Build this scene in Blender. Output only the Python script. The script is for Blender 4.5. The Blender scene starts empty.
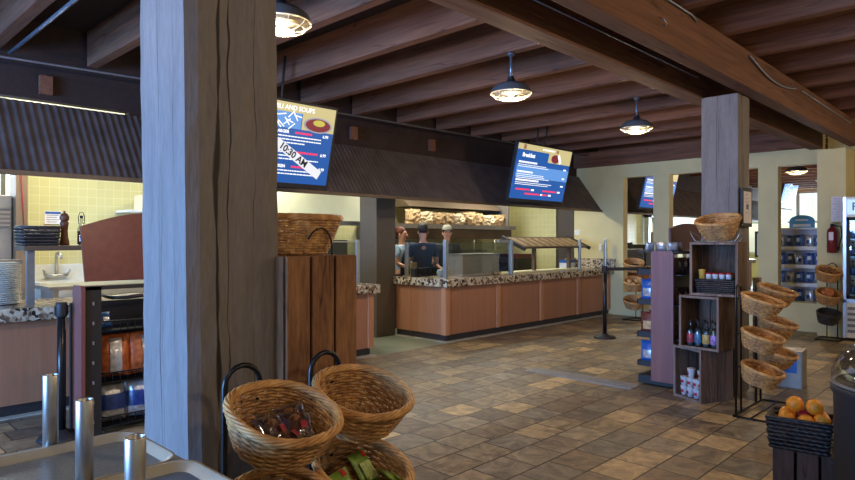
import bpy, bmesh, math, random
from mathutils import Vector, Matrix, Euler
PI = math.pi
rnd = random.Random(7)
COL = bpy.context.scene.collection
scn = bpy.context.scene

# ------------------------------------------------------------------ helpers
def lin(c):
    return tuple(((v/255.)/12.92 if v/255. <= .04045 else ((v/255.+.055)/1.055)**2.4) for v in c)

class G:
    """collects geometry for one mesh"""
    def __init__(s):
        s.v = []; s.f = []; s.m = []; s.mi = 0; s.sm = []
        s.smooth = False
    def add(s, vs, fs, M=None):
        o = len(s.v)
        for p in vs:
            p = Vector(p)
            if M is not None: p = M @ p
            s.v.append(tuple(p))
        for f in fs:
            s.f.append([i+o for i in f]); s.m.append(s.mi); s.sm.append(s.smooth)
        return s
    def box(s, x0, x1, y0, y1, z0, z1, M=None, bev=0):
        if bev <= 0:
            vs = [(x0,y0,z0),(x1,y0,z0),(x1,y1,z0),(x0,y1,z0),(x0,y0,z1),(x1,y0,z1),(x1,y1,z1),(x0,y1,z1)]
            fs = [(0,3,2,1),(4,5,6,7),(0,1,5,4),(1,2,6,5),(2,3,7,6),(3,0,4,7)]
            return s.add(vs, fs, M)
        bm = bmesh.new()
        bmesh.ops.create_cube(bm, size=1)
        for v in bm.verts:
            v.co = Vector(((x0+x1)/2+v.co.x*(x1-x0), (y0+y1)/2+v.co.y*(y1-y0), (z0+z1)/2+v.co.z*(z1-z0)))
        bmesh.ops.bevel(bm, geom=bm.edges[:], offset=bev, segments=2, affect='EDGES', profile=.6)
        bm.verts.index_update()
        s.add([tuple(v.co) for v in bm.verts], [[v.index for v in f.verts] for f in bm.faces], M)
        bm.free(); return s
    def tube(s, pts, r, n=8, closed=False, M=None, cap=True):
        pts = [Vector(p) for p in pts]; N = len(pts)
        rs = r if isinstance(r, (list, tuple)) else [r]*N
        vs = []; up = None
        for i, p in enumerate(pts):
            a = pts[(i-1) % N] if (closed or i > 0) else p
            b = pts[(i+1) % N] if (closed or i < N-1) else p
            t = (b-a)
            if t.length < 1e-9: t = Vector((0,0,1))
            t.normalize()
            if up is None:
                up = Vector((0,0,1)) if abs(t.z) < .9 else Vector((1,0,0))
            q = up - t*up.dot(t)
            if q.length < 1e-6: q = Vector((1,0,0)) - t*t.x
            q.normalize(); up = q; w = t.cross(q)
            for k in range(n):
                an = 2*PI*k/n
                vs.append(p + (q*math.cos(an) + w*math.sin(an))*rs[i])
        fs = []
        M_ = N if closed else N-1
        for i in range(M_):
            j = (i+1) % N
            for k in range(n):
                k2 = (k+1) % n
                fs.append((i*n+k, i*n+k2, j*n+k2, j*n+k))
        if cap and not closed:
            fs.append(tuple(range(n))[::-1]); fs.append(tuple((N-1)*n+k for k in range(n)))
        old = s.smooth; s.smooth = True
        s.add(vs, fs, M); s.smooth = old
        return s
    def lathe(s, prof, n=24, M=None, sx=1, sy=1):
        vs = []; fs = []
        for (r, z) in prof:
            for k in range(n):
                a = 2*PI*k/n
                vs.append((r*math.cos(a)*sx, r*math.sin(a)*sy, z))
        for i in range(len(prof)-1):
            for k in range(n):
                k2 = (k+1) % n
                fs.append((i*n+k, i*n+k2, (i+1)*n+k2, (i+1)*n+k))
        if prof[0][0] > 1e-4: fs.append(tuple(range(n))[::-1])
        if prof[-1][0] > 1e-4: fs.append(tuple((len(prof)-1)*n+k for k in range(n)))
        old = s.smooth; s.smooth = True
        s.add(vs, fs, M); s.smooth = old
        return s
    def prism(s, poly, y0, y1, M=None):
        """poly in x,z ; extruded along y"""
        n = len(poly)
        vs = [(x, y0, z) for x, z in poly] + [(x, y1, z) for x, z in poly]
        fs = [tuple(range(n)), tuple(range(n, 2*n))[::-1]]
        for i in range(n):
            j = (i+1) % n
            fs.append((i, i+n, j+n, j))
        return s.add(vs, fs, M)
    def ball(s, c, r, n=12, M=None, sc=(1,1,1)):
        prof = [(max(r*math.sin(PI*i/n), 0.0), -r*math.cos(PI*i/n)) for i in range(n+1)]
        T = Matrix.Translation(c) @ Matrix.Diagonal((sc[0], sc[1], sc[2], 1))
        if M is not None: T = M @ T
        prof[0] = (1e-5, prof[0][1]); prof[-1] = (1e-5, prof[-1][1])
        return s.lathe(prof, n=max(8, int(n*1.5)), M=T)
    def obj(s, name, mats, parent=None, loc=None, bevel=0):
        me = bpy.data.meshes.new(name)
        me.from_pydata(s.v, [], s.f)
        if not isinstance(mats, (list, tuple)): mats = [mats]
        for m in mats: me.materials.append(m)
        for p, mi, sm in zip(me.polygons, s.m, s.sm):
            p.material_index = mi; p.use_smooth = sm
        bm = bmesh.new(); bm.from_mesh(me)
        bmesh.ops.recalc_face_normals(bm, faces=bm.faces[:])
        bm.to_mesh(me); bm.free()
        me.update()
        o = bpy.data.objects.new(name, me); COL.objects.link(o)
        if parent is not None: o.parent = parent
        if loc is not None: o.location = loc
        if bevel:
            md = o.modifiers.new('edge', 'BEVEL'); md.width = bevel; md.segments = 2; md.limit_method = 'ANGLE'; md.angle_limit = math.radians(50)
        return o

def tag(o, label, cat, group=None):
    o['label'] = label; o['category'] = cat
    if group: o['group'] = group
    return o
def thing(name, label, cat, loc=(0,0,0), rz=0, group=None):
    o = bpy.data.objects.new(name, None); COL.objects.link(o)
    o.location = loc; o.rotation_euler = (0,0,rz); o.empty_display_size = .1
    return tag(o, label, cat, group)
def struct(o):
    o['kind'] = 'structure'; return o
def copy_tree(o, parent=None):
    c = o.copy(); COL.objects.link(c); c.parent = parent
    for ch in list(o.children): copy_tree(ch, c)
    return c
def dup(src, label, loc, rot=None, scale=None, group=None):
    c = copy_tree(src); c['label'] = label
    c.location = loc
    if rot is not None: c.rotation_euler = rot
    if scale is not None: c.scale = (scale,)*3
    if group: c['group'] = group
    return c
def Rz(a): return Matrix.Rotation(a, 4, 'Z')
def Rx(a): return Matrix.Rotation(a, 4, 'X')
def Ry(a): return Matrix.Rotation(a, 4, 'Y')
def Tr(*p): return Matrix.Translation(p)
def text_mesh(name, body, size, mat, parent, M, bold=.0, align='CENTER'):
    cu = bpy.data.curves.new(name, 'FONT'); cu.body = body; cu.size = size; cu.align_x = align; cu.align_y = 'CENTER'
    cu.offset = bold; cu.extrude = .0008; cu.resolution_u = 3
    t = bpy.data.objects.new(name+'_src', cu); COL.objects.link(t)
    bpy.context.view_layer.update()
    me = bpy.data.meshes.new_from_object(t.evaluated_get(bpy.context.evaluated_depsgraph_get()))
    bpy.data.objects.remove(t); bpy.data.curves.remove(cu)
    me.name = name; me.materials.clear(); me.materials.append(mat)
    me.transform(M)
    o = bpy.data.objects.new(name, me); COL.objects.link(o); o.parent = parent
    return o

# ------------------------------------------------------------------ materials
def newmat(name):
    m = bpy.data.materials.new(name); m.use_nodes = True
    nt = m.node_tree; b = nt.nodes['Principled BSDF']
    return m, nt, b
def plain(name, c, rough=.5, metal=0, noise=0., nscale=20, emit=None, es=1, spec=None, coat=0, bump=0):
    m, nt, b = newmat(name)
    c = lin(c)
    b.inputs['Base Color'].default_value = (*c, 1); b.inputs['Roughness'].default_value = rough; b.inputs['Metallic'].default_value = metal
    if spec is not None: b.inputs['Specular IOR Level'].default_value = spec
    if coat: b.inputs['Coat Weight'].default_value = coat
    tc = nt.nodes.new('ShaderNodeTexCoord'); n = nt.nodes.new('ShaderNodeTexNoise'); n.inputs['Scale'].default_value = nscale; n.inputs['Detail'].default_value = 4
    nt.links.new(tc.outputs['Object'], n.inputs['Vector'])
    k = noise if noise else .06
    r = nt.nodes.new('ShaderNodeValToRGB'); r.color_ramp.elements[0].position = .3; r.color_ramp.elements[1].position = .7
    r.color_ramp.elements[0].color = (*[x*(1-k) for x in c], 1); r.color_ramp.elements[1].color = (*[min(1, x*(1+k)) for x in c], 1)
    nt.links.new(n.outputs['Fac'], r.inputs['Fac']); nt.links.new(r.outputs['Color'], b.inputs['Base Color'])
    if bump:
        bp = nt.nodes.new('ShaderNodeBump'); bp.inputs['Strength'].default_value = bump; bp.inputs['Distance'].default_value = .01
        nt.links.new(n.outputs['Fac'], bp.inputs['Height']); nt.links.new(bp.outputs['Normal'], b.inputs['Normal'])
    if emit is not None:
        b.inputs['Emission Color'].default_value = (*lin(emit), 1); b.inputs['Emission Strength'].default_value = es
    return m
def wood(name, c1, c2, axis='X', scale=6, stretch=.06, rough=.7, bump=.3, crack=None, spec=.3, knots=0):
    m, nt, b = newmat(name); L = nt.links.new
    tc = nt.nodes.new('ShaderNodeTexCoord'); mp = nt.nodes.new('ShaderNodeMapping')
    s = {'X': (stretch,1,1), 'Y': (1,stretch,1), 'Z': (1,1,stretch)}[axis]
    mp.inputs['Scale'].default_value = s
    L(tc.outputs['Object'], mp.inputs['Vector'])
    oi = nt.nodes.new('ShaderNodeObjectInfo')
    ad = nt.nodes.new('ShaderNodeVectorMath'); ad.operation = 'ADD'
    ml = nt.nodes.new('ShaderNodeVectorMath'); ml.operation = 'SCALE'; ml.inputs['Scale'].default_value = 17.
    cb = nt.nodes.new('ShaderNodeCombineXYZ'); L(oi.outputs['Random'], cb.inputs[0]); L(oi.outputs['Random'], cb.inputs[1]); L(oi.outputs['Random'], cb.inputs[2])
    L(cb.outputs[0], ml.inputs[0]); L(mp.outputs[0], ad.inputs[0]); L(ml.outputs[0], ad.inputs[1])
    n1 = nt.nodes.new('ShaderNodeTexNoise'); n1.inputs['Scale'].default_value = scale; n1.inputs['Detail'].default_value = 8; n1.inputs['Roughness'].default_value = .62; n1.inputs['Distortion'].default_value = .6
    L(ad.outputs[0], n1.inputs['Vector'])
    n2 = nt.nodes.new('ShaderNodeTexNoise'); n2.inputs['Scale'].default_value = scale*9; n2.inputs['Detail'].default_value = 4
    L(ad.outputs[0], n2.inputs['Vector'])
    mx = nt.nodes.new('ShaderNodeMath'); mx.operation = 'MULTIPLY_ADD'; mx.inputs[1].default_value = .4; L(n2.outputs['Fac'], mx.inputs[0])
    mx2 = nt.nodes.new('ShaderNodeMath'); mx2.operation = 'MULTIPLY'; mx2.inputs[1].default_value = .6; L(n1.outputs['Fac'], mx2.inputs[0]); L(mx2.outputs[0], mx.inputs[2])
    r = nt.nodes.new('ShaderNodeValToRGB'); r.color_ramp.elements[0].position = .36; r.color_ramp.elements[1].position = .64
    r.color_ramp.elements[0].color = (*lin(c1), 1); r.color_ramp.elements[1].color = (*lin(c2), 1)
    L(mx.outputs[0], r.inputs['Fac'])
    col = r.outputs['Color']
    hgt = mx.outputs[0]
    if crack:
        mp2 = nt.nodes.new('ShaderNodeMapping'); sc = [x*crack[0] for x in {'X': (.045,1,1), 'Y': (1,.045,1), 'Z': (1,1,.045)}[axis]]
        mp2.inputs['Scale'].default_value = sc; L(tc.outputs['Object'], mp2.inputs['Vector'])
        n3 = nt.nodes.new('ShaderNodeTexNoise'); n3.inputs['Scale'].default_value = 1; n3.inputs['Detail'].default_value = 3; L(mp2.outputs[0], n3.inputs['Vector'])
        a = nt.nodes.new('ShaderNodeMath'); a.operation = 'SUBTRACT'; a.inputs[1].default_value = .5; L(n3.outputs['Fac'], a.inputs[0])
        a2 = nt.nodes.new('ShaderNodeMath'); a2.operation = 'ABSOLUTE'; L(a.outputs[0], a2.inputs[0])
        r2 = nt.nodes.new('ShaderNodeValToRGB'); r2.color_ramp.elements[0].position = 0; r2.color_ramp.elements[1].position = crack[1]
        r2.color_ramp.elements[0].color = (crack[2],)*3+(1,); r2.color_ramp.elements[1].color = (1,1,1,1)
        L(a2.outputs[0], r2.inputs['Fac'])
        mm = nt.nodes.new('ShaderNodeMix'); mm.data_type = 'RGBA'; mm.blend_type = 'MULTIPLY'; mm.inputs[0].default_value = 1
        L(col, mm.inputs[6]); L(r2.outputs['Color'], mm.inputs[7]); col = mm.outputs[2]
        h2 = nt.nodes.new('ShaderNodeMath'); h2.operation = 'MULTIPLY'; L(hgt, h2.inputs[0]); L(r2.outputs['Color'], h2.inputs[1]); hgt = h2.outputs[0]
    L(col, b.inputs['Base Color'])
    b.inputs['Roughness'].default_value = rough; b.inputs['Specular IOR Level'].default_value = spec
    bp = nt.nodes.new('ShaderNodeBump'); bp.inputs['Strength'].default_value = bump; bp.inputs['Distance'].default_value = .012
    L(hgt, bp.inputs['Height']); L(bp.outputs['Normal'], b.inputs['Normal'])
    return m
def emitm(name, c, s):
    m, nt, b = newmat(name)
    b.inputs['Base Color'].default_value = (0,0,0,1); b.inputs['Emission Color'].default_value = (*lin(c), 1); b.inputs['Emission Strength'].default_value = s
    b.inputs['Roughness'].default_value = .4
    return m
def glassm(name, tint=(225,235,235), rough=.02, mixf=.86):
    m, nt, b = newmat(name); L = nt.links.new
    t = nt.nodes.new('ShaderNodeBsdfTransparent'); t.inputs['Color'].default_value = (*lin(tint), 1)
    g = nt.nodes.new('ShaderNodeBsdfGlossy'); g.inputs['Roughness'].default_value = rough; g.inputs['Color'].default_value = (.9,.95,1,1)
    mx = nt.nodes.new('ShaderNodeMixShader'); mx.inputs[0].default_value = 1-mixf
    L(t.outputs[0], mx.inputs[1]); L(g.outputs[0], mx.inputs[2])
    L(mx.outputs[0], nt.nodes['Material Output'].inputs['Surface'])
    return m

M = {}
def post_mat(name, cr):
    m = wood(name, (104,97,94), (126,118,114), 'Z', 12, .14, .6, .35, spec=.4)
    nt = m.node_tree; L = nt.links.new; N = nt.nodes.new; b = nt.nodes['Principled BSDF']
    col = b.inputs['Base Color'].links[0].from_socket; bp = b.inputs['Normal'].links[0].from_node; hg = bp.inputs['Height'].links[0].from_socket
    tc = N('ShaderNodeTexCoord'); sp = N('ShaderNodeSeparateXYZ'); L(tc.outputs['Object'], sp.inputs[0])
    def mt(op, a, bb=None, c=None):
        n = N('ShaderNodeMath'); n.operation = op
        for i, x in enumerate((a, bb, c)):
            if x is None: continue
            if isinstance(x, (int, float)): n.inputs[i].default_value = x
            else: L(x, n.inputs[i])
        return n.outputs[0]
    tot = None
    for (ax, x0, am, wd, sc, sd) in cr:
        n1 = N('ShaderNodeTexNoise'); n1.noise_dimensions = '1D'; n1.inputs['Scale'].default_value = sc; n1.inputs['Detail'].default_value = 6; L(mt('ADD', sp.outputs['Z'], sd), n1.inputs['W'])
        n2 = N('ShaderNodeTexNoise'); n2.noise_dimensions = '1D'; n2.inputs['Scale'].default_value = 1.6; n2.inputs['Detail'].default_value = 2; L(mt('ADD', sp.outputs['Z'], sd+7.3), n2.inputs['W'])
        pos = mt('ADD', mt('MULTIPLY', mt('SUBTRACT', n1.outputs['Fac'], .5), am), x0)
        d = mt('ABSOLUTE', mt('SUBTRACT', sp.outputs[ax], pos))
        w_ = mt('MULTIPLY', mt('MAXIMUM', mt('SUBTRACT', n2.outputs['Fac'], .36), .001), wd)
        mr = N('ShaderNodeMapRange'); mr.interpolation_type = 'SMOOTHSTEP'; L(mt('DIVIDE', d, w_), mr.inputs[0]); mr.inputs[1].default_value = .5; mr.inputs[2].default_value = 1.3
        tot = mr.outputs[0] if tot is None else mt('MULTIPLY', tot, mr.outputs[0])
    mm = N('ShaderNodeMix'); mm.data_type = 'RGBA'; L(tot, mm.inputs[0]); mm.inputs[6].default_value = (.012,.01,.009,1); L(col, mm.inputs[7]); L(mm.outputs[2], b.inputs['Base Color'])
    L(mt('MULTIPLY', hg, tot), bp.inputs['Height'])
    return m
CR = [('X',-.055,.05,.045,1.2,3.),('X',-.015,.06,.018,1.5,11.),('X',.09,.05,.006,1.5,31.),('Y',.02,.03,.012,1.6,5.),('Y',.0,.05,.006,2.,21.),('Y',-.1,.04,.004,2.,41.)]
M['post'] = post_mat('post_timber', CR)
M['beam'] = wood('beam_timber', (94,62,48), (132,92,70), 'X', 5, .05, .75, .3, (7, .01, .45))
M['joist'] = wood('joist_timber', (98,62,46), (142,96,70), 'Y', 5, .05, .75, .3, (7, .01, .5))
M['deck'] = wood('ceiling_deck', (48,38,36), (66,50,44), 'Y', 4, .08, .85, .2)
M['crate'] = wood('crate_planks', (98,66,44), (160,114,78), 'Z', 8, .16, .75, .4, (11, .008, .35))
M['crateg'] = wood('weathered_crate_planks', (84,66,56), (128,104,88), 'Z', 8, .09, .8, .4, (14, .012, .4))
M['cratep'] = wood('pale_plank', (112,94,86), (150,130,118), 'Z', 8, .09, .8, .4, (14, .012, .5))
M['lam'] = wood('counter_laminate', (158,108,80), (172,122,92), 'Z', 14, .04, .45, .05, spec=.4)
M['batten'] = wood('counter_batten', (176,122,88), (196,142,104), 'Z', 14, .05, .4, .05)
M['redpan'] = wood('maroon_panel', (112,66,62), (134,82,74), 'Z', 12, .05, .42, .05, spec=.5)
M['redboard'] = plain('maroon_board', (100,50,44), .42, noise=.12, spec=.35)
M['black'] = plain('black_plastic', (32,30,31), .6)
M['blackmetal'] = plain('black_wire', (26,26,28), .3, .3)
M['kick'] = plain('kick_board', (42,38,40), .6)
M['kerb'] = plain('pale_kerb', (172,166,150), .5, noise=.15)
M['steel'] = plain('stainless_steel', (190,186,180), .34, .9, noise=.08, nscale=4)
M['steeld'] = plain('dull_steel', (150,144,136), .48, .6, noise=.12, nscale=6)
M['alu'] = plain('anodised_aluminium', (196,204,212), .3, .85)
M['wall'] = plain('cream_wall', (216,202,150), .7, noise=.05, nscale=3)
M['wallk'] = plain('pale_wall', (210,208,172), .7, noise=.05, nscale=3)
M['white'] = plain('white_paint', (222,222,220), .5)
M['paper'] = plain('white_paper', (226,220,226), .7)
M['green'] = plain('green_packet', (120,150,56), .4, noise=.3, nscale=30)
M['blue'] = plain('blue_packet', (34,88,164), .35, noise=.35, nscale=22)
M['navy'] = plain('navy_packet', (30,56,120), .3, noise=.35, nscale=22)
M['orange'] = plain('orange_wrap', (176,98,58), .28, noise=.45, nscale=20)
M['red'] = plain('red_print', (176,34,40), .4)
M['redm'] = plain('extinguisher_red', (116,22,30), .3, coat=.4)
M['silver'] = plain('foil_packet', (200,204,210), .25, .55, noise=.3, nscale=28)
M['yell'] = plain('yellow_label', (214,170,70), .4)
M['fruit'] = plain('orange_peel', (238,146,34), .45, noise=.12, nscale=60, bump=.3)
M['apple'] = plain('apple_skin', (150,34,40), .3)
M['cell'] = glassm('clear_cellophane', (235,230,220), .12, .6)
M['glass'] = glassm('clear_glass', (228,234,234), .02, .93)
M['dome'] = glassm('clear_acrylic', (226,226,226), .05, .78)
M['bun'] = plain('brown_food', (122,78,44), .6, noise=.35, nscale=24)
M['cookie'] = plain('pale_crumb', (196,158,112), .7, noise=.35, nscale=24)
M['choc'] = plain('dark_brown_food', (72,44,32), .6, noise=.3, nscale=24)
M['concrete'] = plain('kitchen_floor_paint', (138,146,126), .35, noise=.12, nscale=3)
M['skin'] = plain('skin', (196,146,120), .5)
M['hairr'] = plain('auburn_hair', (96,46,30), .6)
M['hair'] = plain('dark_hair', (34,26,24), .6)
M['shirt'] = plain('charcoal_shirt', (50,52,56), .8)
M['shirtn'] = plain('navy_shirt', (46,60,82), .8)
M['shirtl'] = plain('light_blue_shirt', (150,180,204), .8)
M['trou'] = plain('black_trousers', (30,30,34), .8)
M['capg'] = plain('grey_cap', (160,158,140), .7)
M['capd'] = plain('dark_cap', (44,46,48), .7)
M['bag'] = plain('kraft_bag', (172,144,104), .75, noise=.28, nscale=14)
M['bagw'] = plain('white_flour_bag', (196,178,144), .75, noise=.2, nscale=12)
M['porc'] = plain('porcelain', (206,206,198), .25)
M['tape'] = plain('grey_plastic', (120,124,128), .45)
M['cup'] = plain('paper_cup', (214,220,228), .45)
M['tray'] = plain('tray_rim', (168,160,140), .4, noise=.05)
M['conduit'] = plain('galvanised_conduit', (150,160,176), .35, .7)
M['darkeq'] = plain('dark_equipment', (52,50,46), .4, .3)
M['bronze'] = plain('rubbed_bronze', (104,88,72), .5, .3)
M['bulb'] = emitm('lamp_glow', (255,226,170), 8)
M['panel'] = emitm('fluorescent_diffuser', (255,250,226), 3.2)
M['win'] = emitm('daylight_pane', (225,240,255), 4)
M['enam'] = plain('lamp_enamel', (110,112,116), .4, .4)
M['enamin'] = plain('lamp_inner_enamel', (150,140,118), .45)
M['cage'] = plain('lamp_cage', (226,214,180), .5, .1)
M['outlet'] = plain('switch_plate', (232,230,220), .4)
M['gran2'] = M['black']
# screens
M['scr'] = emitm('screen_blue', (30,84,158), .9)
M['scr2'] = emitm('screen_pale_blue', (86,140,206), .95)
M['scrw'] = emitm('screen_white', (240,240,240), 1.1)
M['scrbar'] = emitm('screen_banner', (214,214,222), 1.0)
M['scrb'] = emitm('screen_beige', (196,182,130), .9)
M['scrr'] = emitm('screen_red', (230,50,90), 1.1)
M['scrk'] = emitm('screen_ink', (20,22,30), 1)
M['scrfood'] = emitm('screen_food_red', (120,40,50), .9)
M['scrfood2'] = emitm('screen_food_yellow', (190,180,80), .9)
M['scrgr'] = emitm('screen_bowl_grey', (150,150,160), .9)

# floor slate tiles
def floor_mat():
    m, nt, b = newmat('slate_tiles'); L = nt.links.new; N = nt.nodes.new
    tc = N('ShaderNodeTexCoord'); sp = N('ShaderNodeSeparateXYZ'); L(tc.outputs['Object'], sp.inputs[0])
    def math_(op, a, bb=None, c=None):
        n = N('ShaderNodeMath'); n.operation = op
        for i, x in enumerate((a, bb, c)):
            if x is None: continue
            if isinstance(x, (int, float)): n.inputs[i].default_value = x
            else: L(x, n.inputs[i])
        return n.outputs[0]
    PY, PX = .2835, .335
    v = math_('DIVIDE', math_('SUBTRACT', sp.outputs['Y'], 2.385), PY)
    row = math_('FLOOR', v); fv = math_('FRACT', v)
    wr = N('ShaderNodeTexWhiteNoise'); wr.noise_dimensions = '1D'; L(row, wr.inputs['W'])
    u = math_('ADD', math_('DIVIDE', sp.outputs['X'], PX), wr.outputs['Value'])
    # uneven widths
    iu0 = math_('FLOOR', u)
    cell = math_('ADD', iu0, math_('MULTIPLY', row, 57.3))
    fu = math_('FRACT', u)
    w2 = N('ShaderNodeTexWhiteNoise'); w2.noise_dimensions = '1D'; L(cell, w2.inputs['W'])
    # joints
    du = math_('MULTIPLY', math_('MINIMUM', fu, math_('SUBTRACT', 1, fu)), PX)
    dv = math_('MULTIPLY', math_('MINIMUM', fv, math_('SUBTRACT', 1, fv)), PY)
    d = math_('MINIMUM', du, dv)
    nj = N('ShaderNodeTexNoise'); nj.inputs['Scale'].default_value = 14; L(tc.outputs['Object'], nj.inputs['Vector'])
    dj = math_('ADD', d, math_('MULTIPLY', math_('SUBTRACT', nj.outputs['Fac'], .5), .006))
    jm = N('ShaderNodeMapRange'); jm.inputs[1].default_value = .0022; jm.inputs[2].default_value = .0075; L(dj, jm.inputs[0])
    ramp = N('ShaderNodeValToRGB'); ramp.color_ramp.interpolation = 'LINEAR'
    cols = [(0,(112,100,88)),(.16,(148,132,106)),(.3,(124,118,106)),(.45,(158,140,108)),(.6,(132,114,92)),(.75,(144,134,116)),(.9,(182,158,118)),(1,(192,170,130))]
    e = ramp.color_ramp.elements
    e[0].position = 0; e[0].color = (*lin(cols[0][1]), 1); e[1].position = 1; e[1].color = (*lin(cols[-1][1]), 1)
    for p, c in cols[1:-1]:
        x = e.new(p); x.color = (*lin(c), 1)
    L(w2.outputs['Value'], ramp.inputs['Fac'])
    # slate clefts: distorted noise offset per tile
    off = N('ShaderNodeVectorMath'); off.operation = 'ADD'; L(tc.outputs['Object'], off.inputs[0]); 
    cv = N('ShaderNodeVectorMath'); cv.operation = 'SCALE'; cv.inputs['Scale'].default_value = 9; L(w2.outputs['Color'], cv.inputs[0]); L(cv.outputs[0], off.inputs[1])
    n1 = N('ShaderNodeTexNoise'); n1.inputs['Scale'].default_value = 5; n1.inputs['Detail'].default_value = 8; n1.inputs['Roughness'].default_value = .65; n1.inputs['Distortion'].default_value = 1.6
    L(off.outputs[0], n1.inputs['Vector'])
    r2 = N('ShaderNodeValToRGB'); r2.color_ramp.elements[0].position = .35; r2.color_ramp.elements[1].position = .68
    r2.color_ramp.elements[0].color = (.48,.46,.45,1); r2.color_ramp.elements[1].color = (1.4,1.33,1.2,1)
    L(n1.outputs['Fac'], r2.inputs['Fac'])
    mx = N('ShaderNodeMix'); mx.data_type = 'RGBA'; mx.blend_type = 'MULTIPLY'; mx.inputs[0].default_value = 1
    L(ramp.outputs['Color'], mx.inputs[6]); L(r2.outputs['Color'], mx.inputs[7])
    mg = N('ShaderNodeMix'); mg.data_type = 'RGBA'; L(jm.outputs[0], mg.inputs[0]); mg.inputs[6].default_value = (*lin((58,50,44)), 1); L(mx.outputs[2], mg.inputs[7])
    L(mg.outputs[2], b.inputs['Base Color'])
    rr = N('ShaderNodeMapRange'); rr.inputs[3].default_value = .34; rr.inputs[4].default_value = .6; L(n1.outputs['Fac'], rr.inputs[0]); L(rr.outputs[0], b.inputs['Roughness'])
    b.inputs['Specular IOR Level'].default_value = .45
    h = math_('ADD', math_('MULTIPLY', jm.outputs[0], .5), math_('MULTIPLY', n1.outputs['Fac'], .6))
    bp = N('ShaderNodeBump'); bp.inputs['Strength'].default_value = .7; bp.inputs['Distance'].default_value = .012
    L(h, bp.inputs['Height']); L(bp.outputs['Normal'], b.inputs['Normal'])
    return m
M['floor'] = floor_mat()

def tile_mat(name, c, grout, size=.108):
    m, nt, b = newmat(name); L = nt.links.new; N = nt.nodes.new
    tc = N('ShaderNodeTexCoord'); sp = N('ShaderNodeSeparateXYZ'); L(tc.outputs['Object'], sp.inputs[0])
    ad = N('ShaderNodeMath'); ad.operation = 'ADD'; L(sp.outputs['X'], ad.inputs[0]); L(sp.outputs['Y'], ad.inputs[1])
    cb = N('ShaderNodeCombineXYZ'); L(ad.outputs[0], cb.inputs[0]); L(sp.outputs['Z'], cb.inputs[1])
    br = N('ShaderNodeTexBrick'); br.offset = 0; br.inputs['Scale'].default_value = 1; br.inputs['Brick Width'].default_value = size; br.inputs['Row Height'].default_value = size
    br.inputs['Mortar Size'].default_value = .0022; br.inputs['Mortar Smooth'].default_value = .3
    c = lin(c); br.inputs['Color1'].default_value = (*c, 1); br.inputs['Color2'].default_value = (*[x*.94 for x in c], 1); br.inputs['Mortar'].default_value = (*lin(grout), 1)
    L(cb.outputs[0], br.inputs['Vector']); L(br.outputs['Color'], b.inputs['Base Color']); b.inputs['Roughness'].default_value = .3
    return m
M['tile'] = tile_mat('yellow_wall_tiles', (202,195,140), (220,216,180))

def granite():
    m, nt, b = newmat('speckled_granite'); L = nt.links.new; N = nt.nodes.new
    tc = N('ShaderNodeTexCoord')
    v = N('ShaderNodeTexVoronoi'); v.inputs['Scale'].default_value = 30; L(tc.outputs['Object'], v.inputs['Vector'])
    n = N('ShaderNodeTexNoise'); n.inputs['Scale'].default_value = 26; n.inputs['Detail'].default_value = 5; L(tc.outputs['Object'], n.inputs['Vector'])
    sp = N('ShaderNodeSeparateColor'); L(v.outputs['Color'], sp.inputs[0])
    mm = N('ShaderNodeMath'); mm.operation = 'MULTIPLY_ADD'; mm.inputs[1].default_value = .55; L(sp.outputs[0], mm.inputs[0])
    m2 = N('ShaderNodeMath'); m2.operation = 'MULTIPLY'; m2.inputs[1].default_value = .5; L(n.outputs['Fac'], m2.inputs[0]); L(m2.outputs[0], mm.inputs[2])
    r = N('ShaderNodeValToRGB'); e = r.color_ramp.elements
    e[0].position = .28; e[0].color = (*lin((48,40,36)), 1); e[1].position = .72; e[1].color = (*lin((206,194,170)), 1)
    x = e.new(.42); x.color = (*lin((120,98,80)), 1); x = e.new(.55); x.color = (*lin((182,164,136)), 1)
    L(mm.outputs[0], r.inputs['Fac']); L(r.outputs['Color'], b.inputs['Base Color']); b.inputs['Roughness'].default_value = .18
    return m
M['granite'] = granite()
def corr():
    m = plain('corrugated_metal', (106,98,98), .5, .3, noise=.25, nscale=5, spec=.3)
    return m
M['corr'] = corr()
def wick(name, a, b_, sc=60):
    m, nt, b = newmat(name); L = nt.links.new; N = nt.nodes.new
    tc = N('ShaderNodeTexCoord'); n = N('ShaderNodeTexNoise'); n.inputs['Scale'].default_value = sc; n.inputs['Detail'].default_value = 3
    L(tc.outputs['Object'], n.inputs['Vector'])
    n2 = N('ShaderNodeTexNoise'); n2.inputs['Scale'].default_value = 9; L(tc.outputs['Object'], n2.inputs['Vector'])
    mm = N('ShaderNodeMath'); mm.operation = 'MULTIPLY_ADD'; mm.inputs[1].default_value = .6; L(n.outputs['Fac'], mm.inputs[0])
    m2 = N('ShaderNodeMath'); m2.operation = 'MULTIPLY'; m2.inputs[1].default_value = .4; L(n2.outputs['Fac'], m2.inputs[0]); L(m2.outputs[0], mm.inputs[2])
    r = N('ShaderNodeValToRGB'); r.color_ramp.elements[0].position = .38; r.color_ramp.elements[1].position = .62
    r.color_ramp.elements[0].color = (*lin(a), 1); r.color_ramp.elements[1].color = (*lin(b_), 1)
    L(mm.outputs[0], r.inputs['Fac']); L(r.outputs['Color'], b.inputs['Base Color']); b.inputs['Roughness'].default_value = .48
    return m
M['wick'] = wick('wicker_cane', (146,100,58), (212,164,102), 40)
M['wickrim'] = wick('wicker_rim_cane', (166,114,62), (220,170,106), 24)
M['wickd'] = wick('dark_wicker', (40,36,36), (66,60,58))
def trayfloor():
    return plain('tray_speckle', (112,112,106), .3, noise=.3, nscale=160)
M['trayf'] = trayfloor()
M['trayb'] = plain('blue_grey_tray', (86,98,112), .3, noise=.2, nscale=160)

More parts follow.
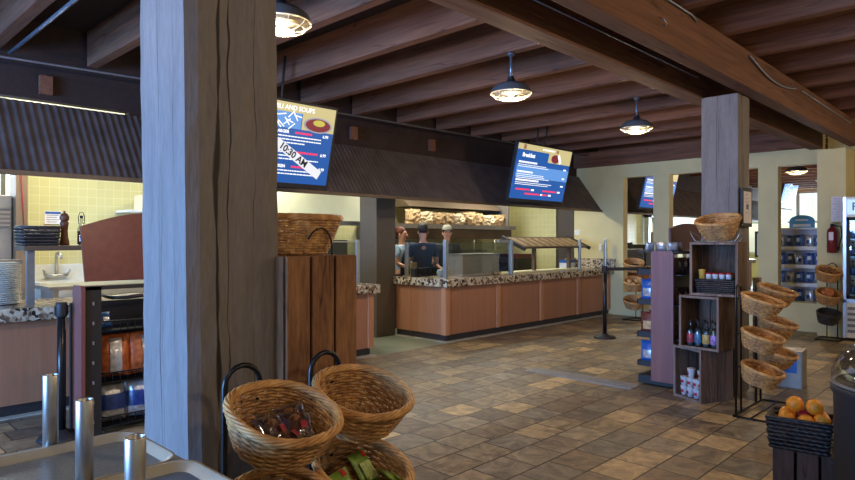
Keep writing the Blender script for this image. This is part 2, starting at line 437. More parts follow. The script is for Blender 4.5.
# ------------------------------------------------------------------ room
XW = 11.7      # far wall plane
def box_obj(name, mat, b, **k):
    return G().box(*b).obj(name, mat, **k)
struct(box_obj('floor', M['floor'], (-5, 26, -5, 6.17, -.1, 0)))
struct(box_obj('floor_kitchen', M['concrete'], (-5, 26, 6.17, 10.2, -.1, -.002)))
struct(box_obj('ceiling', M['deck'], (-5, 26, -5, 7.0, 3.62, 3.72)))
struct(box_obj('ceiling_kitchen', M['wallk'], (-5, 26, 7.12, 10.2, 2.96, 3.06)))
# left (window) wall, X=-5: openings
g = G()
ww = [(1.5,3.4),(3.8,5.8)]
g.box(-5.2,-5,-5,10.2,0,.5); g.box(-5.2,-5,-5,10.2,2.7,3.65)
ys = [-5]+[y for w in ww for y in w]+[10.2]
for i in range(0, len(ys), 2): g.box(-5.2,-5,ys[i],ys[i+1],.5,2.7)
struct(g.obj('wall_left', M['wall']))
struct(box_obj('wall_front', M['wall'], (-5.2, 26, -5.2, -5, 0, 3.72)))
struct(box_obj('wall_back', M['tile'], (2.0, XW+.18, 8.8, 8.95, 0, 3.06)))
struct(box_obj('wall_back_corner', M['wallk'], (-5, 2.12, 10.0, 10.2, 0, 3.06)))
# far wall with openings
g = G(); Y0, Y1 = 2.55, 7.05; ZT, ZB = 2.74, .47
ops = [(5.94,5.32),(5.01,4.39),(4.08,3.46),(3.15,2.55)]
g.box(XW, XW+.18, 2.5, Y1, ZT, 3.3)
g.box(XW, XW+.18, 2.5, 5.94, 0, ZB)
g.box(XW, XW+.18, 5.94, Y1, 0, ZT)
for a, b in ((5.01,5.32),(4.08,4.39),(3.15,3.46)): g.box(XW, XW+.18, a, b, ZB, ZT)
struct(g.obj('wall_right', M['wall']))
struct(box_obj('wall_pier', M['wall'], (11.35, 12.0, 2.12, 2.5, 0, 2.915)))
struct(box_obj('wall_right_front', M['wall'], (12.01, 12.15, -5, 2.49, 0, 3.6)))
struct(box_obj('wall_kitchen_side', M['tile'], (XW, XW+.18, 7.5, 8.8, 0, 3.06)))
# other room
g = G(); g.box(25, 25.2, -5, 5.2, 0, 3.65); g.box(25, 25.2, 7.9, 10.2, 0, 3.65); g.box(25,25.2,5.2,7.9,0,1.0); g.box(25,25.2,5.2,7.9,3.2,3.65)
struct(g.obj('wall_end', M['wall']))
struct(box_obj('wall_back_far', M['tile'], (12.0, 26, 8.8, 8.95, 0, 3.06)))
w = G()
for a in (5.2, 6.07, 6.97, 7.86): w.box(24.95, 25.12, a, a+.07, 1.0, 3.2)
w.box(24.95,25.12,5.2,7.9,2.1,2.16); w.box(24.95,25.12,5.2,7.9,1.0,1.06); w.box(24.95,25.12,5.2,7.9,3.14,3.2)
wo = struct(w.obj('window_1', M['white']))
G().box(25.05,25.06,5.25,7.88,1.05,3.15).obj('window_pane', M['glass'], wo)

# far-wall header board (last joist)
tag(box_obj('wall_top_board', M['joist'], (XW-.12, XW-.005, 2.5, 7.0, 3.0, 3.3)), 'dark timber board along the top of the cream wall with openings', 'timber board')

# posts
def post(x0, y0, w, label, seed, lean=0):
    g = G(); r = random.Random(seed)
    h = 2.925; nz = 24; nu = 7
    ring = []
    for k in range(4):
        for j in range(nu):
            t = j/nu; a = [(0,0),(1,0),(1,1),(0,1)][k]; b = [(1,0),(1,1),(0,1),(0,0)][k]
            ring.append((a[0]+(b[0]-a[0])*t, a[1]+(b[1]-a[1])*t))
    vs = []; offs = [r.uniform(-.004,.004) for _ in ring]
    for i in range(nz+1):
        z = h*i/nz
        for k, (u, v) in enumerate(ring):
            ins = .006 if k % nu == 0 else 0
            f = offs[k] + r.uniform(-.0022,.0022) - ins
            dx, dy = (u-.5), (v-.5); l = max(abs(dx), abs(dy)); ux = dx/l if abs(dx) >= .499 else 0; uy = dy/l if abs(dy) >= .499 else 0
            vs.append((w*dx+ux*f+lean*(1-z/2.4), w*dy+uy*f, z))
    n = len(ring); fs = []
    for i in range(nz):
        for k in range(n):
            k2 = (k+1) % n; fs.append((i*n+k, i*n+k2, (i+1)*n+k2, (i+1)*n+k))
    fs.append(tuple(range(n))); fs.append(tuple(nz*n+k for k in range(n)))
    g.add(vs, fs)
    o = g.obj('timber_post', M['post'], loc=(x0+w/2, y0+w/2, 0))
    return tag(o, label, 'post')
post(.946, 2.08, .372, 'big rough square timber post standing beside the cafeteria trays', 1, .026)
post(6.46, 2.09, .36, 'rough square timber post behind the stack of open display crates', 2)
# beams
for (ya, yb, lab) in ((1.935, 2.075, 'long heavy timber beam running in front of the two post tops'), (2.42, 2.60, 'long heavy timber beam running behind the two post tops')):
    g = G().box(-5, 11.34, ya, yb, 2.92, 3.26, bev=.008)
    o = g.obj('ceiling_beam', M['beam']); tag(o, lab, 'beam')
g = G().box(-5, 11.3, 2.08, 2.415, 3.2, 3.258); 
tag(g.obj('beam_spacer', M['deck']), 'dark timber packing between the two long beams over the posts', 'timber packing')
# bolts on beam joint
# joists
jm = G().box(-.10, 0, -4.98, 6.94, 3.262, 3.618, bev=.006)
j0 = jm.obj('ceiling_joist', M['joist']); tag(j0, 'brown timber joist crossing above the long beams under the dark ceiling', 'joist', 'timber ceiling joists')
j0.location.x = .55
x = .55+.86
while x < 25:
    if not (11.3 < x < 12.1):
        c = j0.copy(); COL.objects.link(c); c.location.x = x
    x += .86
# servery header + awning
def awning(x0, x1, label):
    g = G(); g.smooth = True
    per = .07; n = int((x1-x0)/per*6); vs = []; fs = []
    for i in range(n+1):
        x = x0+(x1-x0)*i/n; o = .009*math.cos(2*PI*(x-x0)/per)
        for (y, z) in ((6.42, 2.105), (6.95, 2.83)):
            vs.append((x, y-o*.8, z))
        for (y, z) in ((6.424, 2.105), (6.954, 2.83)):
            vs.append((x, y-o*.8+.003, z))
    for i in range(n):
        a = i*4; b = a+4
        fs += [(a,a+1,b+1,b),(a+2,b+2,b+3,a+3)]
    g.add(vs, fs); g.smooth = False
    o = thing('corrugated_awning', label, 'awning')
    G.obj(g, 'corrugated_sheet', M['corr'], o)
    G().box(x0, x1, 6.39, 6.43, 2.07, 2.11).obj('edge_trim', M['bronze'], o)
    e = G()
    for xe in (x0+.012, x1-.012):
        e.add([(xe-.01,6.43,2.12),(xe+.01,6.43,2.12),(xe-.01,6.99,2.12),(xe+.01,6.99,2.12),(xe-.01,6.96,2.83),(xe+.01,6.96,2.83)],
              [(0,2,4),(1,5,3),(0,4,5,1),(2,3,5,4),(0,1,3,2)])
    e.obj('end_plate', M['corr'], o)
    return o
awning(-4.9, XW-.01, 'long dark corrugated metal awning over the serving counters')
awning(12.0, 24.9, 'dark corrugated awning in the room beyond the cream wall')
struct(G().box(-5,2.6,6.99,7.11,2.87,3.63).box(2.6,26,6.99,7.11,2.825,3.63).obj('wall_header', M['deck']))
for i, x in enumerate((1.75, 5.6, 7.2)):
    tag(box_obj('beam_block', M['joist'], (x, x+.11, 6.93, 6.985, 2.92, 3.1)), ('small square timber block on the header above the far left awning','small square timber block on the header between the two menu screens','small square timber block on the header just left of the second menu screen')[i], 'timber block')
# kitchen columns
tag(G().box(6.39,6.79,7.31,7.71,0,2.95,bev=.008).obj('column', plain('column_paint', (92,84,74), .6)), 'dark square column between the two serving counters', 'column')
tag(G().box(XW,XW+.3,7.06,7.46,0,2.95,bev=.008).obj('column', plain('column_paint_dark', (74,64,56), .6)), 'dark square column at the right end of the yellow tiled kitchen', 'column')
# conduits
def conduit(pts, label, r=.011):
    o = G().tube(pts, r, 6).obj('conduit', M['conduit']); return tag(o, label, 'conduit')
conduit([(-4.9,6.62,3.12),(1.3,6.62,3.13),(2.6,6.62,3.16),(11.5,6.62,3.22)], 'long thin conduit along the header above the awning')
conduit([(1.47,6.8,3.22),(1.47,2.62,3.22),(1.47,2.62,3.24)], 'pale blue conduit running along the leftmost ceiling joist', .016)
conduit([(2.6,2.408,3.1),(6.3,2.408,3.1)], 'thin conduit in the gap between the two long beams', .008)
conduit([(3.3,1.92,3.235),(4.9,1.92,3.235),(5.0,1.92,3.21)], 'straight bright conduit high on the near face of the front beam', .009)
pts = [(6.25+1.55*t, 1.915, 3.2 - .09*math.sin(PI*t)-.03*t) for t in [i/10 for i in range(11)]]
conduit(pts, 'sagging pale cable clipped to the front beam right of the post', .01)
conduit([(8.05,1.92,3.18),(10.6,1.92,3.16)], 'short straight conduit at the right end of the front beam', .009)
for i, (x, z) in enumerate(((3.35,3.13),(4.35,3.08))):
    g = G().tube([(x,1.93,z),(x,1.90,z-.02),(x+.01,1.885,z-.05),(x+.02,1.9,z-.065),(x+.022,1.915,z-.05)], .005, 6)
    tag(g.obj('hook', M['steel']), ('small steel hook on the front beam, nearer the lamps','small steel hook on the front beam, nearer the post')[i], 'hook')

# ------------------------------------------------------------------ counters
def counter(x0, x1, battens, label, yend=None, xe=None, end_label=None):
    o = thing('serving_counter', label, 'counter', (x0, 6.22, 0))
    P = lambda g, n, m: g.obj(n, m, o, loc=(-x0, -6.22, 0))
    P(G().box(x0+.02, x1-.02, 6.235, 6.95, .1, .81), 'front_panel', M['lam'])
    P(G().box(x0+.04, x1-.04, 6.25, 6.93, 0, .1), 'kick_board', M['kick'])
    P(G().box(x0-.05, x1+.05, 6.14, 7.0, .81, .925, bev=.012), 'granite_top', M['granite'])
    for b in battens: P(G().box(b-.045, b+.045, 6.21, 6.235, .1, .81, bev=.004), 'batten', M['batten'])
    P(G().box(x0, x1, 6.17, 6.25, 0, .012), 'kerb_strip', M['kerb'])
    return o, P
oL, PL = counter(-4.9, 5.39, [-3.2,-1.98,-.76,.46,2.9,4.12,5.34], 'brown panelled serving counter with granite top behind the snack rack at left')
oR, PR = counter(6.78, XW-.0, [6.825, 8.03, 9.25, 10.47, 11.64], 'brown panelled serving counter with granite top under the second menu screen')
# return of the right counter
PR(G().box(6.795, 7.1, 6.95, 7.3, .1, .81), 'side_panel', M['lam'])
PR(G().box(6.815, 7.1, 6.93, 7.3, 0, .1), 'side_kick_board', M['kick'])
PR(G().box(6.77, 6.795, 6.22, 6.30, .1, .81), 'corner_batten', M['batten'])
PR(G().box(6.73, 7.15, 6.99, 7.3, .811, .924), 'side_granite_top', M['granite'])
PR(G().box(6.74, 6.82, 6.22, 7.3, 0, .011), 'side_kerb_strip', M['kerb'])
PR(G().box(11.25, XW-.01, 6.96, 7.0, .925, 1.12), 'splash_back', M['granite'])
PR(G().box(11.62, XW-.005, 6.1, 6.96, .925, 1.12), 'wall_splash_back', M['granite'])
PR(G().box(8.8, 11.0, 6.45, 6.75, .926, .95), 'serving_shelf', M['wallk'])
oF, PF = counter(12.0, 20.5, [12.3,13.5,14.7,15.9,17.1,18.3], 'serving counter seen through the wall openings in the next room')
# metal drain strip in floor
g = G(); g.box(0,.27,0,1.3,.0,.006)
go = thing('floor_grate', 'narrow pale metal drain cover strip set in the slate floor', 'drain cover', (5.94,2.93,0))
g.obj('cover_plate', M['steeld'], go)
g = G()
for i in range(3): g.box(.03+.08*i,.075+.08*i,.02,1.28,.006,.009)
g.obj('ridge', M['steeld'], go)

# ------------------------------------------------------------------ wicker baskets
def weave(a, b, h, tp, rows, stakes, per=4, r=.0042, power=2.3):
    """oval basket wall of horizontal strands over stakes; rim at z=0, floor at z=-h"""
    def rad(t):
        c, s_ = math.cos(t), math.sin(t)
        return (abs(c)**power+abs(s_)**power)**(-1/power)
    g = G(); g.smooth = True
    for i in range(rows):
        z = -h + h*(i+.5)/rows; k = tp+(1-tp)*((z+h)/h)**.8
        n = stakes*per; pts = []
        for j in range(n):
            t = 2*PI*j/n; off = .0036*math.cos(t*stakes/2+PI*i); R_ = rad(t)
            pts.append(((a*k*R_+off)*math.cos(t), (b*k*R_+off)*math.sin(t), z+rnd.uniform(-.0006,.0006)))
        g.tube(pts, h/rows*.58, 5, closed=True)
    for j in range(stakes):
        t = 2*PI*(j+.0)/stakes; R_ = rad(t); pts = []
        for q in range(6):
            z = -h+h*q/5; k = tp+(1-tp)*(q/5)**.8
            pts.append(((a*k*R_)*math.cos(t), (b*k*R_)*math.sin(t), z))
        g.tube(pts, .0042, 5)
    # floor
    vs = [(a*tp*rad(2*PI*j/32)*math.cos(2*PI*j/32), b*tp*rad(2*PI*j/32)*math.sin(2*PI*j/32), -h+.004) for j in range(32)]
    g2 = G(); g2.add(vs+[(x, y, z-.008) for x, y, z in vs], [tuple(range(32)), tuple(range(32,64))]+[(j,(j+1)%32,(j+1)%32+32,j+32) for j in range(32)])
    # rim rope
    g3 = G(); hi = rows >= 12; ns = 6; turns = 5; n = 120 if hi else 60
    rr = .0058 if hi else .0078
    for s_ in range(ns):
        pts = []
        for j in range(n):
            t = 2*PI*j/n; ph = turns*t+2*PI*s_/ns; R_ = rad(t)
            pts.append(((a*R_+.009*math.cos(ph))*math.cos(t), (b*R_+.009*math.cos(ph))*math.sin(t), .004+.009*math.sin(ph)))
        g3.tube(pts, rr, 5, closed=True)
    return g, g2, g3
def mk_basket(label, mats, a=.168, b=.158, h=.125, tp=.70, rows=13, stakes=24, loc=(0,0,0), rot=(0,0,0), group=None, name='wicker_basket'):
    o = thing(name, label, 'basket', loc, 0, group); o.rotation_euler = rot
    g, g2, g3 = weave(a, b, h, tp, rows, stakes)
    g.obj('woven_side', mats[0], o); g2.obj('basket_floor', mats[0], o); g3.obj('braided_rim', mats[1], o)
    return o
WM = (M['wick'], M['wickrim'])
TILT = .37
bA = mk_basket('wicker basket of clear bags with red labels, upper near basket on the foreground stand', WM, loc=(1.075,1.655,.972), rot=(TILT,0,.12))
bB = dup(bA, 'wicker basket holding brown shreds, upper basket on the foreground stand beside the tall plank crate', (1.43,1.705,.965), (TILT,0,.0))
bC = dup(bA, 'wicker basket with green packets on the foreground stand', (1.43,1.705,.70), (TILT,0,.0))
bD = dup(bA, 'wicker basket cut by the bottom edge under the basket of red labelled bags', (1.075,1.655,.69), (TILT,0,.05))
def oriented(o, basket, p, rot):
    """place an object o at p in basket space"""
    Mx = Matrix.Translation(basket.location) @ basket.rotation_euler.to_matrix().to_4x4() @ Matrix.Translation(p) @ Euler(rot).to_matrix().to_4x4()
    o.matrix_world = Mx; o.location = Mx.to_translation(); o.rotation_euler = Mx.to_euler()
def pillow(w, h, t, crimp=True, n=9):
    g = G(); g.smooth = True; vs = []; fs = []; r = random.Random(int(w*1000+h*77))
    for side in (1, -1):
        for i in range(n+1):
            for j in range(n+1):
                u, v = i/n*2-1, j/n*2-1
                th = (max(0, 1-abs(u)**2.2)**.6)*(max(0, 1-abs(v)**2.6)**.7)
                th = th*t/2*(1+.25*r.uniform(-1,1)) if 0 < i < n and 0 < j < n else .001
                pinch = 1-.07*(1-abs(v)**2)*abs(u)
                vs.append((u*w/2*pinch, -side*th, v*h/2))
    m = (n+1)**2
    for sd in (0, 1):
        for i in range(n):
            for j in range(n):
                q = (i*(n+1)+j, (i+1)*(n+1)+j, (i+1)*(n+1)+j+1, i*(n+1)+j+1)
                fs.append(tuple(x+sd*m for x in (q if not sd else q[::-1])))
    for i in range(n):
        for a, b in (((i*(n+1)), ((i+1)*(n+1))), ((i*(n+1)+n), ((i+1)*(n+1)+n)), (i, i+1), (n*(n+1)+i, n*(n+1)+i+1)):
            fs.append((a, b, b+m, a+m))
    g.add(vs, fs); return g
def mk_bag(name, label, cat, mat, lab, w, h, t, group=None, patch=(.62,.4,0,-.02)):
    o = thing(name, label, cat, (0,0,0), 0, group)
    pk = pillow(w, h, t).obj('packet', mat, o)
    if lab is not None:
        g = G(); g.smooth = True
        pw, ph, px, pz = patch; n = 5; vs = []; fs = []
        for i in range(n+1):
            for j in range(n+1):
                u = (i/n*2-1)*pw+px; v = (j/n*2-1)*ph+pz
                th = (max(0, 1-abs(u)**2.2)**.6)*(max(0, 1-abs(v)**2.6)**.7)*t/2*1.22+.002
                vs.append((u*w/2, -th, v*h/2))
        for i in range(n):
            for j in range(n): fs.append((i*(n+1)+j, (i+1)*(n+1)+j, (i+1)*(n+1)+j+1, i*(n+1)+j+1))
        g.add(vs, fs); g.obj('printed_label', lab, pk)
    return o
# cookies in clear bags
ck = mk_bag('cookie_bag', 'clear bag of brown cookies with a round red label in the near wicker basket', 'cookie bag', M['cell'], plain('dark_red_label',(140,28,44),.4), .12, .11, .05, 'red labelled cookie bags in the near basket', (.2,.22,.2,-.1))
g = G(); 
for i in range(3): g.lathe([(.001,-.008),(.026,-.007),(.029,0),(.024,.007),(.001,.009)], 16, M=Tr(rnd.uniform(-.012,.012), .012-.012*i, rnd.uniform(-.02,.01)) @ Rx(PI/2+.2))
g.obj('cookies', M['bun'], ck)
spots = [((-.07,-.03,-.075),(-1.0,.1,.2)),((.055,-.06,-.072),(-1.1,0,-.3)),((-.005,.04,-.09),(-1.2,.2,.1)),((.09,.03,-.08),(-1.0,-.2,-.2)),((-.02,-.1,-.09),(-1.3,0,.5))]
for i, (p, r) in enumerate(spots):
    o = ck if i == 0 else copy_tree(ck)
    oriented(o, bA, (p[0]*.62,p[1]*.55,p[2]+.03), r)
# brown shreds
def shreds(name, label, cat, mat, basket, k=150, rx=.1, ry=.09, z=-.115, L=.05, thick=.0022, up=.02):
    g = G(); r = random.Random(len(label)*7)
    for i in range(k):
        a = r.uniform(0, 2*PI); q = math.sqrt(r.random()); x, y = rx*q*math.cos(a), ry*q*math.sin(a); zz = z+r.uniform(0, up)*(1.2-q)
        d = r.uniform(0, 2*PI); c = r.uniform(-.5,.5); l = L*r.uniform(.4,1)
        pts = [(x+math.cos(d+c*t)*l*t, y+math.sin(d+c*t)*l*t, zz+.012*math.sin(3*t+a)) for t in (0,.33,.66,1)]
        g.tube(pts, thick, 3)
    o = g.obj(name, mat); tag(o, label, cat); o['kind'] = 'stuff'
    oriented(o, basket, (0,0,0), (0,0,0)); return o
shreds('shredded_filler', 'brown shredded filler in the bottom of the wicker basket beside the plank crate', 'filler', M['cookie'], bB)
shreds('shredded_filler', 'brown shredded filler under the green packets', 'filler', M['cookie'], bC, k=120)
gp = mk_bag('tea_packet', 'green packet with a small red mark, upper one in the wicker basket', 'packet', M['green'], M['red'], .085, .11, .022, None, (.2,.2,.45,.75))
G().box(-.028,.022,-.0165,-.013,-.04,.018).obj('printed_panel', plain('packet_print', (168,184,112), .5, noise=.35, nscale=60), gp)
oriented(gp, bC, (.055,.045,-.055), (-1.0,.1,.25)); gp.scale = (1.2,)*3
for p, r, lab in (((-.075,-.01,-.06),(-1.05,-.1,.15),'green packet lying against the near side of the same basket'),
                  ((.0,-.085,-.07),(-1.2,0,.3),'green packet at the bottom of the basket cut by the picture edge'),
                  ((.115,-.06,-.05),(-1.0,.35,1.2),'green packet standing against the far side of its basket by the slate floor')):
    c = copy_tree(gp); c['label'] = lab; oriented(c, bC, p, r); c.scale = (1.2,)*3
rp = mk_bag('snack_packet', 'small dark red packet in the bottom-most foreground basket', 'packet', M['redboard'], None, .1, .09, .03)
oriented(rp, bD, (.0,.05,-.05), (-1.2,0,.1))

def basket_stand(x0, dx, ncol, zs, rings, label, basez=0, yb=1.87, a=.168, b=.158, tilt=TILT, yc=1.67, cols=None):
    o = thing('basket_stand', label, 'display stand', (x0, yb, 0))
    P = lambda g, n: g.obj(n, M['blackmetal'], o, loc=(-x0, -yb, 0))
    for c in range(ncol):
        xc = x0+dx*c-.012
        top = zs[0]+.115; pts = [(xc-.065,yb,.012)]+[(xc-.065,yb,top-.065)]
        pts += [(xc-.065*math.cos(PI*t/8), yb, top-.065+.065*math.sin(PI*t/8)) for t in range(1,8)]
        pts += [(xc+.065,yb,top-.065),(xc+.065,yb,.012)]
        P(G().tube(pts, .0095, 8), 'upright_loop')
        for bk in cols[c]:
            z = bk.location.z; yc = bk.location.y; Mb = Matrix.Translation(bk.location) @ bk.rotation_euler.to_matrix().to_4x4(); pts = []
            for j in range(40):
                t = 2*PI*j/40; k = (abs(math.cos(t))**2.3+abs(math.sin(t))**2.3)**(-1/2.3)
                pts.append(Mb @ Vector((a*1.0*k*math.cos(t), b*1.0*k*math.sin(t), -.024)))
            for sx in (-.06,.0):
                P(G().tube([(xc+sx,yb,z+.0),(xc+sx,yc+b*.9*math.cos(tilt),z+b*.9*math.sin(tilt)-.03)], .0045, 6), 'hoop_arm')
            P(g, 'hoop')
    xa, xb = x0-.14, x0+dx*(ncol-1)+.1
    P(G().tube([(xa,yb,.012),(xa,yb-.27,.012),(xb,yb-.27,.012),(xb,yb,.012)], .009, 8, closed=True).tube([(xa,yb-.13,.012),(xb,yb-.13,.012)], .007, 6), 'base_frame')
    return o
basket_stand(1.075, .335, 2, (.972,.70,.42), None, 'black wire stand carrying the foreground wicker baskets', yb=1.885, cols=((bA,bD),(bB,bC)))
for i, (x, z, lab) in enumerate(((1.41,.42,'lowest wicker basket of the foreground stand, below the green packets'),)):
    pass

# right-hand stand of six baskets
T2 = .30
bl = mk_basket('pale wicker basket, topmost of the nearer column on the stand by the timber post', WM, rows=8, stakes=26, a=.18, b=.155, h=.125, loc=(5.74,1.66,1.0), rot=(T2,0,0))
lab2 = [((5.74,1.66,.70),'wicker basket in the middle of the nearer column on the stand by the timber post'),
        ((5.74,1.66,.415),'wicker basket of nuts, lowest of the nearer column on the stand by the timber post'),
        ((6.28,1.70,1.05),'wicker basket topmost of the farther column on the stand by the timber post'),
        ((6.3,1.70,.76),'wicker basket in the middle of the farther column on the stand by the timber post'),
        ((6.3,1.70,.49),'wicker basket with a green wrapper, lowest of the farther column by the grey box')]
BR = [bl]+[dup(bl, l, p, (T2,0,0)) for p, l in lab2]
basket_stand(5.76, .53, 2, (1.0,.70,.42), None, 'black wire stand of six tilted wicker baskets by the timber post', yb=1.855, a=.18, b=.155, tilt=T2, cols=(BR[:3],BR[3:]))
def lumps(name, label, cat, mat, basket, k, r0, rx=.1, ry=.09, z=-.1, loc=None):
    for i in range(k):
        a = rnd.uniform(0, 2*PI); q = math.sqrt(rnd.random())
        g = G() if i < 3 else None
        if i < 3:
            g.ball((0,0,0), r0, 6, sc=(1, rnd.uniform(.6,1), rnd.uniform(.5,.8)))
            o = g.obj(name, mat); LU.append(o)
        else:
            o = LU[-3+(i % 3)].copy(); COL.objects.link(o)
        tag(o, label, cat, label)
        oriented(o, basket, (rx*q*math.cos(a), ry*q*math.sin(a), z+r0+rnd.uniform(0,.01)), (rnd.uniform(-1,1),rnd.uniform(-1,1),rnd.uniform(0,6)))
LU = []
lumps('wrapped_snack', 'small pale wrapped snack in the lowest near basket by the timber post', 'snack', M['cookie'], BR[2], 26, .022, z=-.12)
lumps('wrapped_snack', 'small pale snack in the middle near basket by the timber post', 'snack', M['cookie'], BR[1], 8, .02, rx=.05, z=-.135)
lumps('chocolate_bar', 'small dark snack in the top near basket by the timber post', 'snack', M['choc'], BR[0], 12, .024, z=-.135)
yg = mk_bag('snack_packet', 'yellow green packet in the lowest far basket beside the grey box', 'packet', plain('yellow_green_wrap',(176,176,92),.4,noise=.3,nscale=30), None, .12,.1,.03)
oriented(yg, BR[5], (-.03,.0,-.05), (-.9,.2,.2))

# ------------------------------------------------------------------ wooden crates
def plank_box(w, d, h, mat, open_face=None, nplank=3, vertical=True, t=.014, frame=.03, lab='', loc=(0,0,0), rz=0):
    """crate; x width, y depth, z height; open_face '-y' or None; front at y=0"""
    o = thing('wooden_crate', lab, 'crate', loc, rz)
    gap = .012 if open_face is None else .006
    def slab(u0, u1, n, f):
        s = (u1-u0)/n
        for i in range(n): f(u0+s*i+gap/2, u0+s*(i+1)-gap/2)
    g = G(); 
    slab(0, d, 4, lambda a, b: g.box(-w/2, -w/2+t, a, b, .0, h, bev=.002)); g.obj('side_panel', mat, o)
    g = G(); slab(0, d, 4, lambda a, b: g.box(w/2-t, w/2, a, b, .0, h, bev=.002)); g.obj('side_panel', mat, o)
    g = G(); slab(-w/2+t, w/2-t, nplank, lambda a, b: g.box(a, b, d-t, d, 0, h, bev=.002)); g.obj('back_panel', mat, o)
    G().box(-w/2+t, w/2-t, .003, d-t, 0, t).obj('bottom_panel', mat, o)
    G().box(-w/2+t, w/2-t, .003, d-t, h-t, h).obj('top_panel', mat, o)
    if open_face is None:
        g = G(); slab(-w/2, w/2, nplank, lambda a, b: g.box(a, b, -t, 0, 0, h, bev=.003)); g.obj('front_panel', mat, o)
    else:
        G().box(-w/2,w/2,-.004,.014,0,.022).box(-w/2,w/2,-.004,.014,h-.022,h).box(-w/2,-w/2+.02,-.004,.014,.022,h-.022).box(w/2-.02,w/2,-.004,.014,.022,h-.022).obj('edge_frame', M['cratep'], o)
    return o
# left stack: three closed crates, plank face to the aisle
for i, (z, lab) in enumerate(((0,'brown plank crate standing on the slate floor under the foreground stack'),(.48,'brown plank crate in the middle of the stack behind the foreground baskets'),(.96,'tall brown plank crate with three wide boards under the side-on wicker basket'))):
    plank_box(.345, .45, .478, M['crate'], None, 3, lab=lab, loc=(1.487,2.03,z))
# display crates by the second post: front faces (-x, -y mix)
ANG = -PI/2
cC = plank_box(.355, .38, .49, M['crateg'], '-y', 3, lab='weathered open crate on the floor holding stacked white cups', loc=(5.945,2.375,0), rz=ANG-.45)
cB = plank_box(.37, .38, .49, M['crateg'], '-y', 3, lab='weathered open crate holding small bottles, middle of the display stack', loc=(5.87,2.24,.495), rz=ANG-.08)
cA = plank_box(.41, .36, .49, M['crateg'], '-y', 3, lab='weathered open crate of red lidded pots, topmost of the display stack', loc=(5.90,2.12,.99), rz=ANG+.1)
def incr(crate, p): 
    c, s_ = math.cos(crate.rotation_euler.z), math.sin(crate.rotation_euler.z)
    return (crate.location.x+c*p[0]-s_*p[1], crate.location.y+s_*p[0]+c*p[1], crate.location.z+p[2])
# cups in lowest crate
def mk_cup(lab, group):
    o = thing('paper_cup', lab, 'cup', (0,0,0), 0, group)
    G().lathe([(.026,0),(.038,.085),(.04,.088),(.037,.088),(.036,.08)], 16).obj('cup_wall', M['cup'], o)
    G().lathe([(.001,.082),(.036,.082),(.036,.086),(.001,.088)], 16).obj('lid', M['cookie'], o)
    return o
cup = mk_cup('white printed paper cup stacked in the lowest display crate', 'white cups in the lowest crate')
G().box(-.014,.014,-.0362,-.033,.03,.055).obj('red_mark', M['red'], cup)
first = True
for z, row in ((.016,(-.11,-.03,.05,.12)),(.106,(-.11,-.03,.05,.12)),(.196,(-.02,.11))):
    for xx in row:
        for yy in ((.07,.17) if z < .1 else (.07,)):
            c = cup if first else copy_tree(cup); first = False
            c.location = incr(cC, (xx,yy,z)); c.rotation_euler.z = ANG-.45+rnd.uniform(-.4,.4)
# bottles
def mk_bottle(lab, c1, group=None):
    o = thing('drink_bottle', lab, 'bottle', (0,0,0), 0, group)
    o2 = G().lathe([(.03,0),(.031,.01),(.031,.12),(.026,.145),(.013,.17),(.012,.195),(.012,.2)], 16).obj('bottle_body', M['glass'], o)
    G().lathe([(.027,.006),(.028,.1),(.02,.135),(.001,.14)], 14).obj('drink', plain('drink', (90,110,120), .2), o2)
    G().lathe([(.0315,.03),(.0318,.032),(.0318,.105),(.0315,.107)], 16).obj('paper_label', c1, o2)
    G().lathe([(.0135,.196),(.0135,.218),(.001,.22)], 12).obj('cap', M['black'], o)
    return o
bl_ = [('red and green labelled bottle in the middle display crate',plain('label_a',(170,60,70),.4,noise=.9,nscale=40)),
       ('blue labelled bottle in the middle display crate, second from its open left side',plain('label_b',(60,110,150),.4,noise=.9,nscale=40)),
       ('gold labelled bottle in the middle display crate',plain('label_c',(190,160,90),.4,noise=.6,nscale=40)),
       ('violet labelled bottle in the middle display crate, farthest right',plain('label_d',(150,120,190),.4,noise=.9,nscale=40))]
for i, (l, m_) in enumerate(bl_):
    o = mk_bottle(l, m_); o.location = incr(cB, (-.115+.075*i,.08,.016)); o.scale = (1.08,)*3
    c = copy_tree(o); c['label'] = 'bottle in the rear row of the middle display crate'; c['group'] = 'rear row bottles in the middle crate'; c.location = incr(cB, (-.105+.07*i,.19,.016))
# top crate: dark basket of pots
db = thing('storage_basket', 'low dark wicker basket inside the topmost display crate', 'basket', incr(cA,(0,.16,.016)), ANG+.1)
def rect_weave(o, w, d, h, mat, fl=.9, rows=7, t=.006, step=.02):
    def side(x0, y0, x1, y1, nm):
        g = G(); L_ = math.hypot(x1-x0, y1-y0); n = max(4, int(L_/step))
        if n % 2: n += 1
        for r in range(rows):
            z = h*(r+.5)/rows; k = fl+(1-fl)*z/h; pts = []
            for j in range(n*2+1):
                u = j/(n*2); x = (x0+(x1-x0)*u)*k; y = (y0+(y1-y0)*u)*k
                nx, ny = (y1-y0)/L_, -(x1-x0)/L_; of = .0035*math.cos(PI*j/2+PI*r)
                pts.append((x+nx*of, y+ny*of, z))
            g.tube(pts, h/rows*.47, 4)
        for j in range(n+1):
            u = j/n; X, Y = x0+(x1-x0)*u, y0+(y1-y0)*u
            g.tube([(X*fl,Y*fl,0),(X,Y,h)], .003, 4)
        g.obj('woven_side', mat, o)
    a, b = w/2, d/2
    side(-a,-b,a,-b,0); side(a,-b,a,b,0); side(a,b,-a,b,0); side(-a,b,-a,-b,0)
    G().box(-a*fl,a*fl,-b*fl,b*fl,0,.008).obj('basket_floor', mat, o)
    G().tube([(-a,-b,h),(a,-b,h),(a,b,h),(-a,b,h)], t*1.3, 6, closed=True).obj('rim', mat, o)
